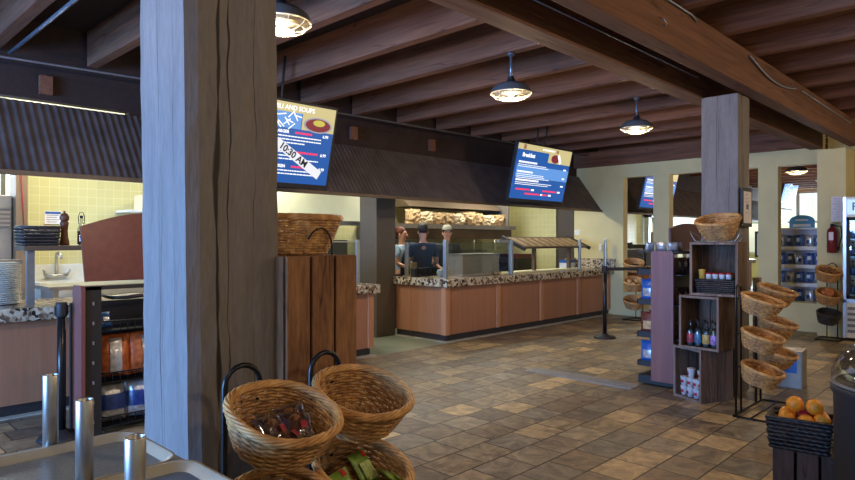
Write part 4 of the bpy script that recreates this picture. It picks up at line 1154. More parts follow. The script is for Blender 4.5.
jr = G().lathe([(.001,0),(.1,.01),(.13,.08),(.12,.2),(.06,.26),(.001,.28)], 20).obj('flour_sack', M['white']); jr.location = (3.75,7.95,1.45); tag(jr, 'round white sack on the steel shelf left of the blue grey fridge', 'sack')
tag(G().box(3.3,3.98,7.78,8.12,1.41,1.45).box(3.32,3.36,7.8,8.1,0,1.41).box(3.92,3.96,7.8,8.1,0,1.41).obj('storage_stand', M['steel']), 'steel stand with the white sack left of the fridge', 'stand')

# main hood with bags on its top shelf
mh = thing('exhaust_hood', 'long grey steel exhaust hood behind the kitchen workers', 'hood', (9.2,8.33,1.52))
G().box(-2.0,1.55,-.35,.45,0,.25,bev=.01).obj('hood_canopy', M['bronze'], mh)
G().box(-2.05,1.6,-.42,-.34,.19,.27).obj('front_rail', M['steeld'], mh)
G().add([(-1.2,-.1,.6),(1.55,-.1,.6),(1.55,.45,.6),(-1.2,.45,.6),(-1.2,.1,.74),(1.55,.1,.74),(1.55,.45,.74),(-1.2,.45,.74)], [(0,1,2,3),(4,5,6,7),(0,1,5,4),(1,2,6,5),(2,3,7,6),(3,0,4,7)]).obj('upper_rail', M['bronze'], mh)
G().box(-2.0,1.0,.0,.45,1.1,1.3).obj('duct', M['wallk'], mh)
G().box(1.56,1.6,-.25,.45,.25,.9).obj('end_panel', M['steeld'], mh)
bag0 = None
def kraft(seed, mat):
    g = pillow(.30+.02*seed, .27, .17, n=8); g.v = [(x+rnd.uniform(-.008,.008), y+rnd.uniform(-.02,.02), max(0, z+.13+rnd.uniform(-.014,.014))) for x, y, z in g.v]; g.sm = [False]*len(g.sm)
    return g
xs = [-1.15,-.83,-.5,-.2,.1,.42,.74,1.05,1.38]
for i, x in enumerate(xs):
    if i < 3: kb = kraft(i, (M['bag'],M['bagw'],M['bag'])[i]).obj('paper_bag', (M['bag'],M['bagw'],M['bag'])[i]); src = kb; S_ = globals().setdefault('KB', []); S_.append(kb)
    else: kb = KB[i % 3].copy(); COL.objects.link(kb)
    kb.location = (9.2+x, 8.2, 1.773); kb.rotation_euler.z = rnd.uniform(-.3,.3); kb.scale = (1.1,1,rnd.uniform(.9,1.15))
    tag(kb, 'cream paper bag in the row on top of the exhaust hood', 'paper bag', 'paper bags on the hood')
# utensils and cooking line under the hood
for i, x in enumerate((8.6,9.35,10.0)):
    o = G().tube([(x,7.84,1.5),(x,7.83,1.3),(x+.01,7.82,1.2)], .008, 6).lathe([(.001,-.03),(.035,-.01),(.04,.01)], 12, M=Tr(x+.01,7.82,1.19)).obj('ladle', M['steel'])
    tag(o, ('steel ladle hanging under the exhaust hood above the standing worker','steel ladle hanging under the middle of the exhaust hood','steel ladle hanging under the right part of the exhaust hood')[i], 'ladle')
rg = thing('cooking_range', 'dark cooking range below the long exhaust hood', 'range', (9.2,8.3,0))
G().box(-2.0,1.5,-.3,.45,.0,.92,bev=.01).obj('range_body', M['darkeq'], rg); G().box(-2.0,1.5,.3,.45,.92,1.3).obj('back_riser', M['steeld'], rg)
g = G()
for i in range(12): g.box(-1.9+.27*i,-1.7+.27*i,-.3,.2,.92,.95)
g.obj('grates', M['black'], rg)
tr_ = thing('dish_rack', 'dark rack with a maroon tray stack against the yellow tiles', 'rack', (11.15,8.2,0))
G().box(-.3,.3,-.3,.3,0,1.12,bev=.01).obj('rack_body', M['darkeq'], tr_); G().box(-.26,.26,-.28,.2,1.12,1.2).obj('maroon_trays', M['redboard'], tr_)
# sneeze guards and posts on right counter
def gpost(x, y, z1, lab, w=.045, z0=.926):
    o = thing('guard_post', lab, 'guard post', (x,y,z0))
    G().box(-w/2,w/2,-w/2,w/2,0,z1-z0,bev=.003).obj('upright', M['alu'], o)
    G().box(-w*.8,w*.8,-w*.8,w*.8,0,.01).obj('foot_plate', M['steel'], o)
gpost(6.93,6.36,1.5,'silver sneeze guard post on the corner of the right counter', .06)
gpost(8.55,6.36,1.5,'silver sneeze guard post at the right end of the glass guard on the right counter', .06)
gpost(6.93,7.2,1.46,'silver sneeze guard post beside the dark square column', .05)
gg = thing('glass_guard', 'clear glass sneeze guard between two silver posts on the right counter', 'glass guard', (7.74,6.36,.97))
G().box(-.77,.77,-.004,.004,0,.5).obj('glass_pane', M['glass'], gg); G().box(.45,.8,-.02,.02,.485,.535).obj('top_clip', M['alu'], gg)
gg = thing('glass_guard', 'clear glass side guard on the short return of the right counter', 'glass guard', (6.93,6.78,.97))
G().box(-.004,.004,-.38,.38,0,.46).obj('glass_pane', M['glass'], gg)
wl = thing('hot_well', 'brushed steel panelled food well behind the glass guard', 'food well', (7.98,6.7,.926))
G().box(-.46,.48,-.16,.2,0,.33,bev=.008).obj('steel_body', plain('brushed_panel', (190,170,154), .5, .15, noise=.12, nscale=5), wl); G().box(-.48,.50,-.18,.22,.33,.35).obj('rim', M['steel'], wl)
for i, x in enumerate((7.0,7.07,7.14,7.21)):
    pass
rk = G()
for i in range(5): rk.box(-.2+.08*i,-.14+.08*i,-.05,.05,0,.13)
o = rk.obj('cutlery_holder', M['black']); o.location = (7.05,6.98,.93); tag(o, 'black slotted cutlery holder on the return of the right counter', 'holder')
o = G().lathe([(.03,0),(.06,.03),(.062,.08),(.04,.11),(.001,.115)], 20).obj('white_bowl', M['porc']); o.location = (7.18,6.7,.93); tag(o, 'rounded white bowl on the return of the right counter', 'bowl')
o = thing('menu_card_holder', 'small cream card holder on the return of the right counter', 'card holder', (7.0,7.12,.93)); G().box(-.06,.06,-.02,.02,0,.22).obj('card', M['cookie'], o)
# heat lamp shelf
hs = thing('heated_shelf', 'bronze slanted heat lamp shelf with white squares over the right counter', 'heated shelf', (9.85,6.55,.926))
for sx in (-.35,.82): G().box(sx-.03,sx+.03,-.03,.03,0,.45).obj('shelf_leg', M['bronze'], hs)
g = G(); g.box(-.92,1.2,-.2,.26,.0,.03, M=Tr(0,0,.50) @ Rx(.40)); g.obj('shelf_slab', M['bronze'], hs)
g = G()
for k in range(9): g.box(-.84+.225*k,-.70+.225*k,-.16,.2,.03,.034, M=Tr(0,0,.50) @ Rx(.40))
g.obj('lamp_diffusers', M['bag'], hs)
G().box(-.97,-.92,-.24,.3,-.02,.04, M=Tr(0,0,.50) @ Rx(.40)).box(1.2,1.25,-.24,.3,-.02,.04, M=Tr(0,0,.50) @ Rx(.40)).obj('end_cap', M['black'], hs)
gpost(10.75,6.36,1.52,'slim silver post in front of the right end of the heated shelf', .045)
gpost(11.55,6.05+.2,1.52,'silver post at the wall end of the right counter', .05)
bb = thing('supply_box', 'small blue and white box on the right counter by the dark column', 'box', (11.05,6.82,.926))
G().box(-.16,.16,-.08,.08,0,.12,bev=.004).obj('carton', M['cup'], bb); G().box(-.165,.165,-.085,.085,.12,.17).obj('lid', M['blue'], bb)
for i, (x, r_) in enumerate(((8.3,.035),(8.38,.03),(8.2,.03))):
    o = G().ball((x,6.48+.03*i,.926+r_), r_, 8).obj('bread_roll', M['cookie']); tag(o, 'pale bread roll on the right counter near the glass guard end', 'roll', 'rolls on the right counter')
# left counter glass guard end
gpost(5.28,6.42,1.5,'silver sneeze guard post at the end of the left counter', .05)
gg = thing('glass_guard', 'clear glass sneeze guard at the end of the left counter behind the plank crate', 'glass guard', (4.5,6.42,.97))
G().box(-.77,.75,-.004,.004,0,.5).obj('glass_pane', M['glass'], gg); G().box(-.77,.75,-.012,.012,.5,.515).obj('top_edge', M['alu'], gg)
tag(G().box(3.9,5.0,6.55,6.9,.926,1.25,bev=.01).obj('warming_cabinet', M['steeld']), 'low steel cabinet on the left counter behind the plank crate', 'cabinet')
# switch plate on wall
sw = thing('light_switch', 'white light switch plate on the cream wall above the right counter', 'switch', (XW-.006,6.98,1.66))
G().box(0,.006,-.06,.06,-.055,.055,bev=.002).obj('plate', M['outlet'], sw); G().box(-.006,0,-.012,.012,-.02,.02).obj('toggle', M['white'], sw)
dp = thing('soap_dispenser', 'small white paper roll holder on the cream wall above the splash back', 'dispenser', (XW-.03,6.42,1.36))
G().box(-.02,.028,-.03,.03,-.07,.05,bev=.008).obj('holder_body', M['outlet'], dp)

# ------------------------------------------------------------------ people
def skin_obj(name, verts, edges, mat, parent, sub=1):
    me = bpy.data.meshes.new(name); me.from_pydata([v[0] for v in verts], edges, []); me.materials.append(mat)
    o = bpy.data.objects.new(name, me); COL.objects.link(o); o.parent = parent
    m = o.modifiers.new('skin', 'SKIN'); m.use_smooth_shade = True
    lay = me.skin_vertices[0] if len(me.skin_vertices) else me.skin_vertices.new()
    for i, v in enumerate(verts):
        r = v[1]; lay.data[i].radius = r if isinstance(r, tuple) else (r, r)
    lay.data[0].use_root = True
    s = o.modifiers.new('sub', 'SUBSURF'); s.levels = sub; s.render_levels = sub
    dg = bpy.context.evaluated_depsgraph_get(); 
    m2 = bpy.data.meshes.new_from_object(o.evaluated_get(dg)); 
    bpy.data.objects.remove(o)
    m2.name = name; m2.materials.clear(); m2.materials.append(mat)
    for p in m2.polygons: p.use_smooth = True
    return m2
def person(lab, loc, rz, hair, shirt, cap=None, arms='work', h=1.0, headz=0, long=False):
    root = thing('person', lab, 'person', loc, rz); root.scale = (h,)*3
    V = []; E = []
    def a(p, r, par=None):
        V.append((Vector(p), r)); i = len(V)-1
        if par is not None: E.append((par, i))
        return i
    pel = a((0,0,.94), (.145,.10)); sp_ = a((0,0,1.1), (.125,.09), pel); ch = a((0,0,1.28), (.15,.10), sp_); nb = a((0,.01,1.43), (.075,.06), ch)
    nk = a((0,.0,1.5), .052, nb); hd1 = a((0,-.008,1.56), (.066,.07), nk); hd2 = a((0,-.012,1.63), (.074,.09), hd1); hd3 = a((0,-.005,1.70), (.055,.07), hd2)
    for s in (-1,1):
        hp = a((s*.09,0,.88), .085, pel); kn = a((s*.1,-.01,.5), .056, hp); an = a((s*.1,.02,.09), .038, kn); a((s*.11,-.12,.045), .034, an)
        shd = a((s*.175,0,1.39), .058, ch)
        if arms == 'work':
            el = a((s*.235,-.03,1.12), .042, shd); wr = a((s*.15,-.26,1.03), .028, el)
            d = Vector((-s*.35,-.9,-.12)).normalized()
        else:
            el = a((s*.235,.0,1.11), .042, shd); wr = a((s*.22,-.12,.9), .028, el); d = Vector((0,-.3,-.95)).normalized()
        W_ = V[wr][0]; pm = a(W_+d*.07, (.036,.018), wr)
        side = Vector((1,0,0)) if arms == 'work' else Vector((0,1,0))
        for k, L_ in enumerate((.07,.08,.076,.06)):
            b = W_+d*.095+side*(-.027+.018*k); f1 = a(b, .0095, pm); f2 = a(b+d*L_*.55+Vector((0,0,-.008)), .0085, f1); a(b+d*L_+Vector((0,.0,-.028)), .007, f2)
        th = a(W_+d*.045+side*(s*-.036), .011, pm); a(W_+d*.09+side*(s*-.055), .0085, th)
    me = skin_obj('body', V, E, M['skin'], root, 2)
    body = bpy.data.objects.new('body', me); COL.objects.link(body); body.parent = root
    # facial features joined into the body mesh
    bm = bmesh.new(); bm.from_mesh(me)
    def ell(c, s): 
        r = bmesh.ops.create_uvsphere(bm, u_segments=10, v_segments=8, radius=1); 
        for v in r['verts']: v.co = Vector((c[0]+v.co.x*s[0], c[1]+v.co.y*s[1], c[2]+v.co.z*s[2]))
        for f in set(f for v in r['verts'] for f in v.link_faces): f.smooth = True
        return r['verts']
    ell((0,-.1,1.605), (.012,.018,.022)); ell((-.077,0,1.61), (.012,.02,.03)); ell((.077,0,1.61), (.012,.02,.03))
    bm.to_mesh(me); bm.free()
    g = G()
    for s in (-1,1): g.ball((s*.03,-.094,1.635), .009, 6, sc=(1.3,.6,.7))
    g.obj('eyes', M['hair'], root)
    G().ball((0,-.093,1.568), .02, 6, sc=(1.1,.4,.25)).obj('mouth', M['redboard'], root)
    # hair
    g = G(); g.lathe([(.001,.098),(.05,.088),(.079,.055),(.088,.01),(.086,-.03),(.07,-.06)] if not long else [(.001,.098),(.05,.088),(.082,.055),(.093,.0),(.098,-.08),(.09,-.15),(.06,-.17)], 20, M=Tr(0,.022,1.66) @ Matrix.Diagonal((.95,1.05,1,1)))
    g.obj('hair', hair, root)
    if cap is not None:
        g = G(); g.lathe([(.001,.075),(.05,.068),(.082,.035),(.092,-.005),(.092,-.02)], 20, M=Tr(0,.0,1.695) @ Matrix.Diagonal((.96,1.12,1,1)))
        g.obj('cap', cap, root)
        g = G(); g.box(-.06,.06,-.17,-.07,1.672,1.68, bev=.003); g.obj('cap_peak', cap, root)
    # shirt
    V = []; E = []
    pel = a((0,0,.9), (.165,.115)); sp_ = a((0,0,1.08), (.142,.107), pel); ch = a((0,0,1.28), (.168,.118), sp_); a((0,.008,1.42), (.09,.072), ch)
    for s in (-1,1):
        shd = a((s*.178,0,1.39), .072, ch)
        el = a((s*.225,-.02,1.19), .058, shd)
    m3 = skin_obj('shirt', V, E, shirt, root, 2); o = bpy.data.objects.new('shirt', m3); COL.objects.link(o); o.parent = root
    V = []; E = []
    pel = a((0,0,.94), (.15,.108))
    for s in (-1,1):
        hp = a((s*.09,0,.86), .095, pel); kn = a((s*.1,-.01,.5), .07, hp); a((s*.1,.01,.1), .058, kn)
    m3 = skin_obj('trousers', V, E, M['trou'], root, 2); o = bpy.data.objects.new('trousers', m3); COL.objects.link(o); o.parent = root
    for s in (-1,1): G().box(s*.105-.045,s*.105+.045,-.17,.07,0,.09,bev=.025).obj('shoe', M['black'], root)
    # apron
    g = G(); g.smooth = True; vs = []; n = 8
    for i in range(n+1):
        t = -1.1+2.2*i/n
        for z, k in ((.55,1.12),(.95,1.12),(1.1,1.0),(1.33,1.05)):
            ww = .62 if z > 1.2 else 1
            vs.append((.175*math.sin(t*ww)*k, -.135*math.cos(t*ww)*k, z))
    g.add(vs, [(i*4+j, i*4+4+j, i*4+5+j, i*4+1+j) for i in range(n) for j in range(3)])
    g.obj('apron', M['black'], root)
    return root
person('kitchen worker in a grey cap and dark shirt facing out, standing behind the food well', (8.12,7.42,0), -.75, M['hair'], M['shirt'], M['capg'])
person('kitchen worker in a dark cap seen from behind, beside the facing worker', (7.4,7.3,0), 2.5, M['hair'], M['shirtn'], M['capd'], h=1.01)
person('kitchen worker with auburn hair in a pale blue shirt next to the dark column', (7.42,7.83,0), .3, M['hairr'], M['shirtl'], None, h=.985)
person('worker with auburn hair in dark clothes seen through the left wall opening', (14.4,7.3,0), -.95, M['hairr'], M['shirt'], None, h=1.0, long=True)

# ------------------------------------------------------------------ far right: pier, fridge, extinguisher, small stands
nt_ = thing('paper_notice', 'white paper notice pinned to the cream pier above the fire extinguisher', 'notice', (11.345,2.24,1.98))
G().box(-.004,0,-.07,.07,-.19,.19).obj('sheet', M['paper'], nt_)
g = G()
for i in range(14): g.box(-.005,-.004,-.055,.05-.02*(i % 3),.16-.025*i,.165-.025*i)
g.obj('small_lettering', plain('faint_print',(150,140,160),.6), nt_)
fe = thing('fire_extinguisher', 'red fire extinguisher hanging on the cream pier under the paper notice', 'fire extinguisher', (11.26,2.28,1.30)); fe.scale = (.88,)*3
G().lathe([(.001,0),(.07,.005),(.08,.02),(.08,.36),(.07,.41),(.03,.45),(.025,.47)], 24).obj('cylinder', M['redm'], fe)
G().lathe([(.03,.465),(.03,.5),(.001,.5)], 12).box(-.015,.015,-.11,.02,.5,.515).box(-.012,.012,-.12,.0,.53,.54).obj('valve_head', M['black'], fe)
G().tube([(0,-.03,.48),(0,-.13,.46),(-.02,-.15,.3),(-.03,-.1,.1)], .011, 6).lathe([(.012,0),(.024,.07)], 10, M=Tr(-.03,-.1,.04)).obj('hose', M['black'], fe)
G().box(-.105,-.082,-.035,.035,.22,.36, M=Ry(.05)).obj('paper_tag', M['paper'], fe)
G().box(.08,.1,-.03,.03,.1,.42).obj('bracket', M['steel'], fe)
sb = mk_basket('round wicker basket of brown wrapped snacks, topmost on the stand by the cream pier', WM, rows=7, stakes=22, a=.185, b=.165, h=.15, loc=(11.0,2.27,1.04), rot=(.25,-.25,0))
sb2 = dup(sb, 'round wicker basket heaped with orange snacks, middle of the stand by the cream pier', (11.0,2.27,.70), (.25,-.25,0))
sb3 = mk_basket('black wicker basket, lowest on the stand by the cream pier', (M['wickd'],M['wickd']), rows=7, stakes=22, a=.18, b=.15, h=.15, loc=(11.0,2.27,.40), rot=(.2,-.2,0))
LU = []; lumps('wrapped_snack', 'brown wrapped snack in the topmost basket by the cream pier', 'snack', M['bun'], sb, 12, .04, z=-.045)
LU = []; lumps('wrapped_snack', 'orange brown snack in the middle basket by the cream pier', 'snack', plain('orange_brown_food',(190,116,72),.5,noise=.3,nscale=20), sb2, 16, .04, z=-.035)
so = thing('basket_stand', 'small black stand of three round baskets in front of the cream pier', 'display stand', (11.1,2.27,0))
g = G()
for s in (-1,1): g.tube([(.12,s*.07,0),(.12,s*.07,1.05)], .008, 6)
g.tube([(.12,-.07,1.05),(.12,-.05,1.12),(.12,0,1.15),(.12,.05,1.12),(.12,.07,1.05)], .008, 6); g.obj('upright_loop', M['blackmetal'], so)
G().tube([(.12,-.15,.01),(-.25,-.15,.01),(-.25,.15,.01),(.12,.15,.01)], .009, 6, closed=True).obj('base_frame', M['blackmetal'], so)
for z in (.98,.64,.34):
    G().tube([(-.1+.155*math.cos(2*PI*k/24), .14*math.sin(2*PI*k/24), z) for k in range(24)], .005, 5, closed=True).tube([(.04,0,z),(.12,0,z)], .006, 5).obj('hoop', M['blackmetal'], so)
# drinks fridge
df = thing('drinks_fridge', 'white framed glass door drinks fridge cut by the right edge', 'fridge', (11.05,2.095,0))
# front faces -x; local y from 0 to -0.75
G().box(.04,.7,-.75,0,.05,2.14).box(0,.04,-.75,0,.05,.62).box(0,.04,-.75,0,1.84,2.14).obj('cabinet', M['white'], df)
G().box(-.02,.0,-.04,0,.05,2.14).box(-.02,0,-.75,-.71,.05,2.14).box(-.02,0,-.75,0,.57,.62).obj('silver_trim', M['alu'], df)
G().box(-.03,-.012,-.70,-.05,.66,1.8).obj('door_glass', M['glass'], df)
G().box(-.034,-.01,-.085,-.045,.63,1.84).box(-.034,-.01,-.71,-.67,.63,1.84).box(-.034,-.01,-.71,-.045,.63,.68).box(-.034,-.01,-.71,-.045,1.79,1.84).obj('door_frame', M['black'], df)
g = G()
for i in range(5): g.box(-.03,-.005,-.69,-.06,.13+.085*i,.17+.085*i)
g.obj('grille', M['tape'], df)
G().box(-.012,-.004,-.70,-.05,1.88,2.1).obj('header_sign', emitm('sign_backlight',(170,200,226),1.0), df)
text_mesh('header_lettering', 'P', .16, M['navy'], df, Tr(-.014,-.15,1.99) @ Rz(-PI/2) @ Rx(PI/2), .004)
bt = None
for zi, z in enumerate((.70,.98,1.26,1.52)):
    G().box(.0,.035,-.68,-.06,z-.02,z-.005).obj('wire_rack', M['alu'], df)
# chilled bottles just behind the glass
for zi, z in enumerate((.70,.98,1.26,1.52)):
    for k in range(6):
        if bt is None:
            bt = mk_bottle('drink bottle on a shelf of the glass door fridge', M['blue'], 'bottles in the drinks fridge'); c = bt
        else: c = copy_tree(bt)
        c.location = (11.05+.005,2.095-.12-.1*k,z-.005)
# framed picture on the post
fp = thing('framed_notice', 'dark framed white notice on the right side of the post by the display crates', 'framed notice', (6.62,2.055,1.82))
G().box(-.14,.14,0,.02,-.19,.19).obj('frame', M['black'], fp)
G().box(-.11,.11,-.003,0,-.155,.155).obj('sheet', M['paper'], fp)
g = G(); r = random.Random(4)
for i in range(6): g.box(-.07+r.uniform(0,.04),.0+r.uniform(0,.06),-.005,-.003,.12-.035*i,.124-.035*i)
g.box(-.04,.02,-.005,-.003,-.02,.03); g.obj('dark_print', M['navy'], fp)
# grey box on the floor
gb = thing('grey_cooler_box', 'grey metal box with a blue and white label behind the wicker basket stand', 'box', (7.27,1.84,0), .1)
G().box(-.17,.12,-.13,.17,.0,.38,bev=.01).obj('box_body', M['steeld'], gb); G().box(-.176,-.17,-.08,.12,.16,.36).obj('side_label', M['blue'], gb); G().box(-.12,.03,-.05,.12,.38,.384).obj('top_label', M['cup'], gb)
tag(G().box(6.86,6.95,2.02,2.08,0,1.12,bev=.004).obj('wooden_stake', M['cratep']), 'pale upright wooden stake behind the farther basket column', 'stake')

# stand by the counter end
cs = mk_basket('round wicker basket, topmost on the stand beside the counter end', WM, rows=7, stakes=22, a=.18, b=.175, h=.15, loc=(11.15,5.45,1.08), rot=(.2,-.3,0))
cs2 = dup(cs, 'round wicker basket with paper filler, middle of the stand beside the counter end', (11.15,5.45,.73), (.2,-.3,0))
cs3 = dup(cs, 'round wicker basket, lowest on the stand beside the counter end', (11.15,5.45,.38), (.2,-.3,0))
LU = []; lumps('wrapped_snack', 'pale wrapped snack in the middle basket beside the counter end', 'snack', M['cookie'], cs2, 10, .036, z=-.06)
c = copy_tree(so); c.location = (11.26,5.45,0); c['label'] = 'black wire stand of three round baskets beside the counter end'; c.scale = (1,1,1.06)

# right foreground: crate, basket of oranges, domed bin
fc = plank_box(.31, .30, .46, wood('dark_crate_planks', (66,50,44), (100,78,68), 'Z', 8, .12, .8, .4, (12,.01,.4)), None, 3, t=.016, lab='plank crate under the black basket of oranges at the bottom right', loc=(3.50,.81,0), rz=-PI/2+.10)
ob_ = thing('fruit_basket', 'black woven basket heaped with oranges at the bottom right', 'basket', (3.57,.855,.462), -PI/2+.12)
rect_weave(ob_, .28, .215, .155, M['wickd'], rows=8, step=.02, fl=.88)
orp = thing('orange', 'orange heaped in the black basket', 'orange', (0,0,0), 0, 'oranges in the black basket')
G().ball((0,0,0), .0405, 14, sc=(1,1,.95)).obj('peel', M['fruit'], orp); G().lathe([(.001,.0375),(.005,.037),(.001,.0398)], 8).obj('stem_scar', plain('stem_scar_green',(70,84,40),.6), orp)
pos = []
pos = [(-.088,-.05,.055),(-.002,-.052,.052),(.086,-.048,.056),(-.084,.045,.054),(.004,.048,.055),(.088,.044,.052),
       (-.062,-.028,.122),(.024,-.046,.118),(.09,-.012,.126),(-.07,.055,.124),(.012,.038,.128),(.078,.062,.12),(-.03,.01,.19),(.056,.012,.187)]
cA_, sA_ = math.cos(-PI/2+.12), math.sin(-PI/2+.12)
for i, p in enumerate(pos):
    P3 = (3.57+cA_*p[0]-sA_*p[1], .855+sA_*p[0]+cA_*p[1], .462+.018+p[2])
    if i == 10:
        o = thing('apple', 'dark red apple among the oranges', 'apple', P3)
        G().lathe([(.001,-.03),(.02,-.034),(.034,-.015),(.037,.008),(.028,.03),(.012,.034),(.001,.026)], 18).obj('flesh', M['apple'], o); G().tube([(0,0,.026),(.004,0,.045)], .002, 5).obj('stem', M['choc'], o)
        continue
    c = orp if i == 0 else copy_tree(orp); c.location = P3; c.rotation_euler = (rnd.uniform(0,6),rnd.uniform(0,6),0)
dm = thing('domed_bin', 'round black bin with a clear domed lid at the right edge', 'domed bin', (3.30,.37,0))
G().lathe([(.24,0),(.27,.05),(.285,.5),(.29,.83),(.3,.85),(.3,.875),(.27,.875)], 48).obj('bin_body', M['black'], dm)
G().lathe([(.292,.878),(.30,.89),(.296,.93),(.275,.985),(.25,1.02),(.2,1.05),(.1,1.07),(.001,1.075)], 48).obj('clear_dome', M['dome'], dm)
G().tube([(.292*math.cos(2*PI*k/48), .292*math.sin(2*PI*k/48), .885) for k in range(48)], .008, 6, closed=True).obj('rim_ring', M['steeld'], dm)
G().lathe([(.25,.72),(.2,.80),(.12,.85),(.001,.86)], 30).obj('granola_fill', M['choc'], dm)

# ------------------------------------------------------------------ next room
def far_rack(loc, lab):
    o = thing('snack_rack', lab, 'display rack', loc)
    g = G()
    for x in (0,.34):
        for y in (0,1.15): g.box(x,x+.03,y,y+.03,0,1.72)
    g.box(0,.37,0,1.18,1.69,1.72); g.obj('frame', M['white'], o)
    for z in (.35,.68,1.01,1.34): G().box(-.01,.36,.0,1.18,z,z+.02).box(-.02,-.008,0,1.18,z-.02,z+.045).obj('shelf_board', M['white'], o)
    G().box(.34,.36,0.03,1.15,.3,1.69).obj('back_panel', M['paper'], o)
    return o
far_rack((12.85,2.58,0), 'white snack rack with blue bags seen through the opening nearest the pier')
p1 = mk_bag('snack_bag', 'blue and white snack bag on the white rack behind the right wall opening', 'snack bag', plain('blue_white_wrap', (84,112,164), .35, noise=.9, nscale=16), M['cup'], .16, .24, .08, 'bags on the white rack in the next room', (.34,.3,0,.15))
p2 = mk_bag('snack_bag', 'pale silver snack bag on the white rack behind the right wall opening', 'snack bag', M['silver'], M['navy'], .16, .24, .08, 'pale bags on the white rack in the next room', (.34,.3,0,-.2))
n1 = n2 = 0
for z in (.37,.70,1.03,1.36):
    for k in range(7):
        if (k+int(z*3)) % 3:
            c = p1 if n1 == 0 else copy_tree(p1); n1 += 1
        else:
            c = p2 if n2 == 0 else copy_tree(p2); n2 += 1
        c.location = (12.99,2.68+.155*k,z+.125); c.rotation_euler = (-.08,rnd.uniform(-.12,.12),-PI/2+rnd.uniform(-.35,.35)); c.scale = (1,1,rnd.uniform(.78,1))
bs = thing('arched_sign', 'blue arched hanging sign above the white snack rack in the next room', 'sign', (13.4,3.2,1.86), 0); bs.scale = (.5,.42,.5)
n = 12; poly = [(-.5,-.28),(.5,-.28)]+[(.5*math.cos(PI*t/n)**1, .0+.22*math.sin(PI*t/n)) for t in range(n+1)]
G().prism(poly, -.02, .02, M=Rz(-PI/2)).obj('sign_board', plain('pale_blue_sign',(76,150,200),.5), bs); G().box(-.026,-.02,-.35,.35,-.22,-.12).box(-.026,-.02,-.25,.25,.0,.06).obj('sign_lettering', M['cup'], bs)
G().tube([(0,-.4,.1),(0,-.4,1.3)], .006, 5).tube([(0,.4,.1),(0,.4,1.3)], .006, 5).obj('hanging_wire', M['steel'], bs)
fm = thing('framed_menu', 'black framed cream menu sheet right of the second post', 'framed menu', (12.6,3.62,1.42))
G().box(-.01,.01,-.16,.16,-.24,.24).obj('frame', M['black'], fm); G().box(-.014,-.01,-.12,.12,-.2,.2).obj('sheet', M['wallk'], fm)
g = G()
for i in range(6): g.box(-.016,-.014,-.09,.08,.13-.055*i,.155-.055*i)
g.obj('dark_lettering', M['choc'], fm); G().tube([(0.02,0,-.24),(0.02,0,-1.42)], .012, 6).lathe([(.14,-1.42),(.14,-1.40),(.001,-1.39)], 20).obj('stand_pole', M['black'], fm)
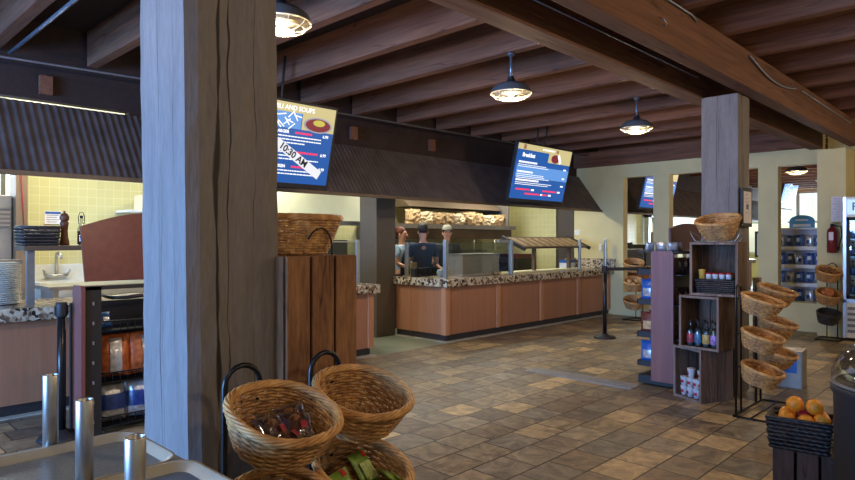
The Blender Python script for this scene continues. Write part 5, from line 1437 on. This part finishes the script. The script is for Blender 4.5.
# equipment on the next room's counter
def eq(name, lab, cat, b, m_): tag(G().box(*b, bev=.01).obj(name, m_), lab, cat)
eq('coffee_machine', 'dark coffee machine on the far counter seen through the left opening', 'coffee machine', (13.9,14.5,6.5,6.85,.926,1.4), M['darkeq'])
eq('coffee_machine', 'steel coffee machine on the far counter next to the auburn haired worker', 'coffee machine', (15.0,15.7,6.5,6.9,.926,1.7), M['steeld'])
eq('display_case', 'low dark display case on the far counter', 'display case', (12.4,13.6,6.4,6.8,.926,1.3), M['darkeq'])
eq('shelving_unit', 'steel shelving against the far kitchen tiles', 'shelving', (14.5,16.5,8.3,8.75,0,1.9), M['steeld'])
eq('paper_bag_box', 'kraft box on the far steel shelving', 'box', (14.8,15.3,8.35,8.7,1.905,2.2), M['bag'])
for i, (x, r_, h_, mt, lab) in enumerate(((16.6,.14,.42,'steel','tall steel urn on the far counter seen through the left opening'),(17.1,.11,.3,'bronze','bronze canister on the far counter beside the steel urn'),(17.5,.13,.5,'darkeq','dark canister on the far counter, the last one seen through the opening'),(13.75,.09,.3,'bronze','small bronze jar on the far counter near the display case'),(18.6,.16,.45,'steeld','dull steel soup urn on the far counter'))):
    o = G().lathe([(r_*.9,0),(r_,.02),(r_,h_*.8),(r_*.6,h_*.93),(.03,h_*.95),(.03,h_),(.001,h_)], 18).obj('canister', M[mt]); o.location = (x,6.6,.926); tag(o, lab, 'canister')
gs = thing('door_surround', 'blue white door frame glimpsed through the second opening', 'door frame', (18.6,8.6,0)); G().box(0,.2,0,.15,0,2.3).box(1.1,1.3,0,.15,0,2.3).box(0,1.3,0,.15,2.2,2.35).obj('frame', M['alu'], gs)

# ------------------------------------------------------------------ light, world, camera
DAY = (.17,.43,1)
for i, (a, b) in enumerate(ww):
    light('window_daylight', 'AREA', (-4.98,(a+b)/2,1.6), 240*(b-a), DAY, b-a, (PI/2,0,-PI/2), 2.1)
light('end_window_daylight', 'AREA', (24.9,6.55,2.1), 220, (.75,.88,1), 2.6, (PI/2,0,PI/2), 2.1)
light('kitchen_window_daylight', 'AREA', (1.2,9.85,2.33), 20, (.8,.9,1), 1.6, (-PI/2,0,0), .7)
wd = bpy.data.worlds.new('World'); scn.world = wd; wd.use_nodes = True
bg = wd.node_tree.nodes['Background']; sky = wd.node_tree.nodes.new('ShaderNodeTexSky'); sky.sky_type = 'NISHITA'; sky.sun_disc = False; sky.sun_elevation = math.radians(35)
wd.node_tree.links.new(sky.outputs[0], bg.inputs[0]); bg.inputs[1].default_value = .35
cam = bpy.data.cameras.new('Camera'); co = bpy.data.objects.new('Camera', cam); COL.objects.link(co)
co.location = (0,0,1.5); co.rotation_euler = (PI/2,0,math.radians(-45.8)); cam.sensor_width = 36; cam.lens = 629/855*36; cam.clip_start = .02; cam.clip_end = 200
scn.camera = co
scn.view_settings.view_transform = 'Standard'; scn.view_settings.look = 'None'; scn.view_settings.exposure = .42; scn.view_settings.gamma = 1; scn.view_settings.use_curve_mapping = False
scn.cycles.use_denoising = True; scn.cycles.max_bounces = 8; scn.cycles.diffuse_bounces = 5; scn.cycles.transparent_max_bounces = 12
scn.cycles.sample_clamp_indirect = 6
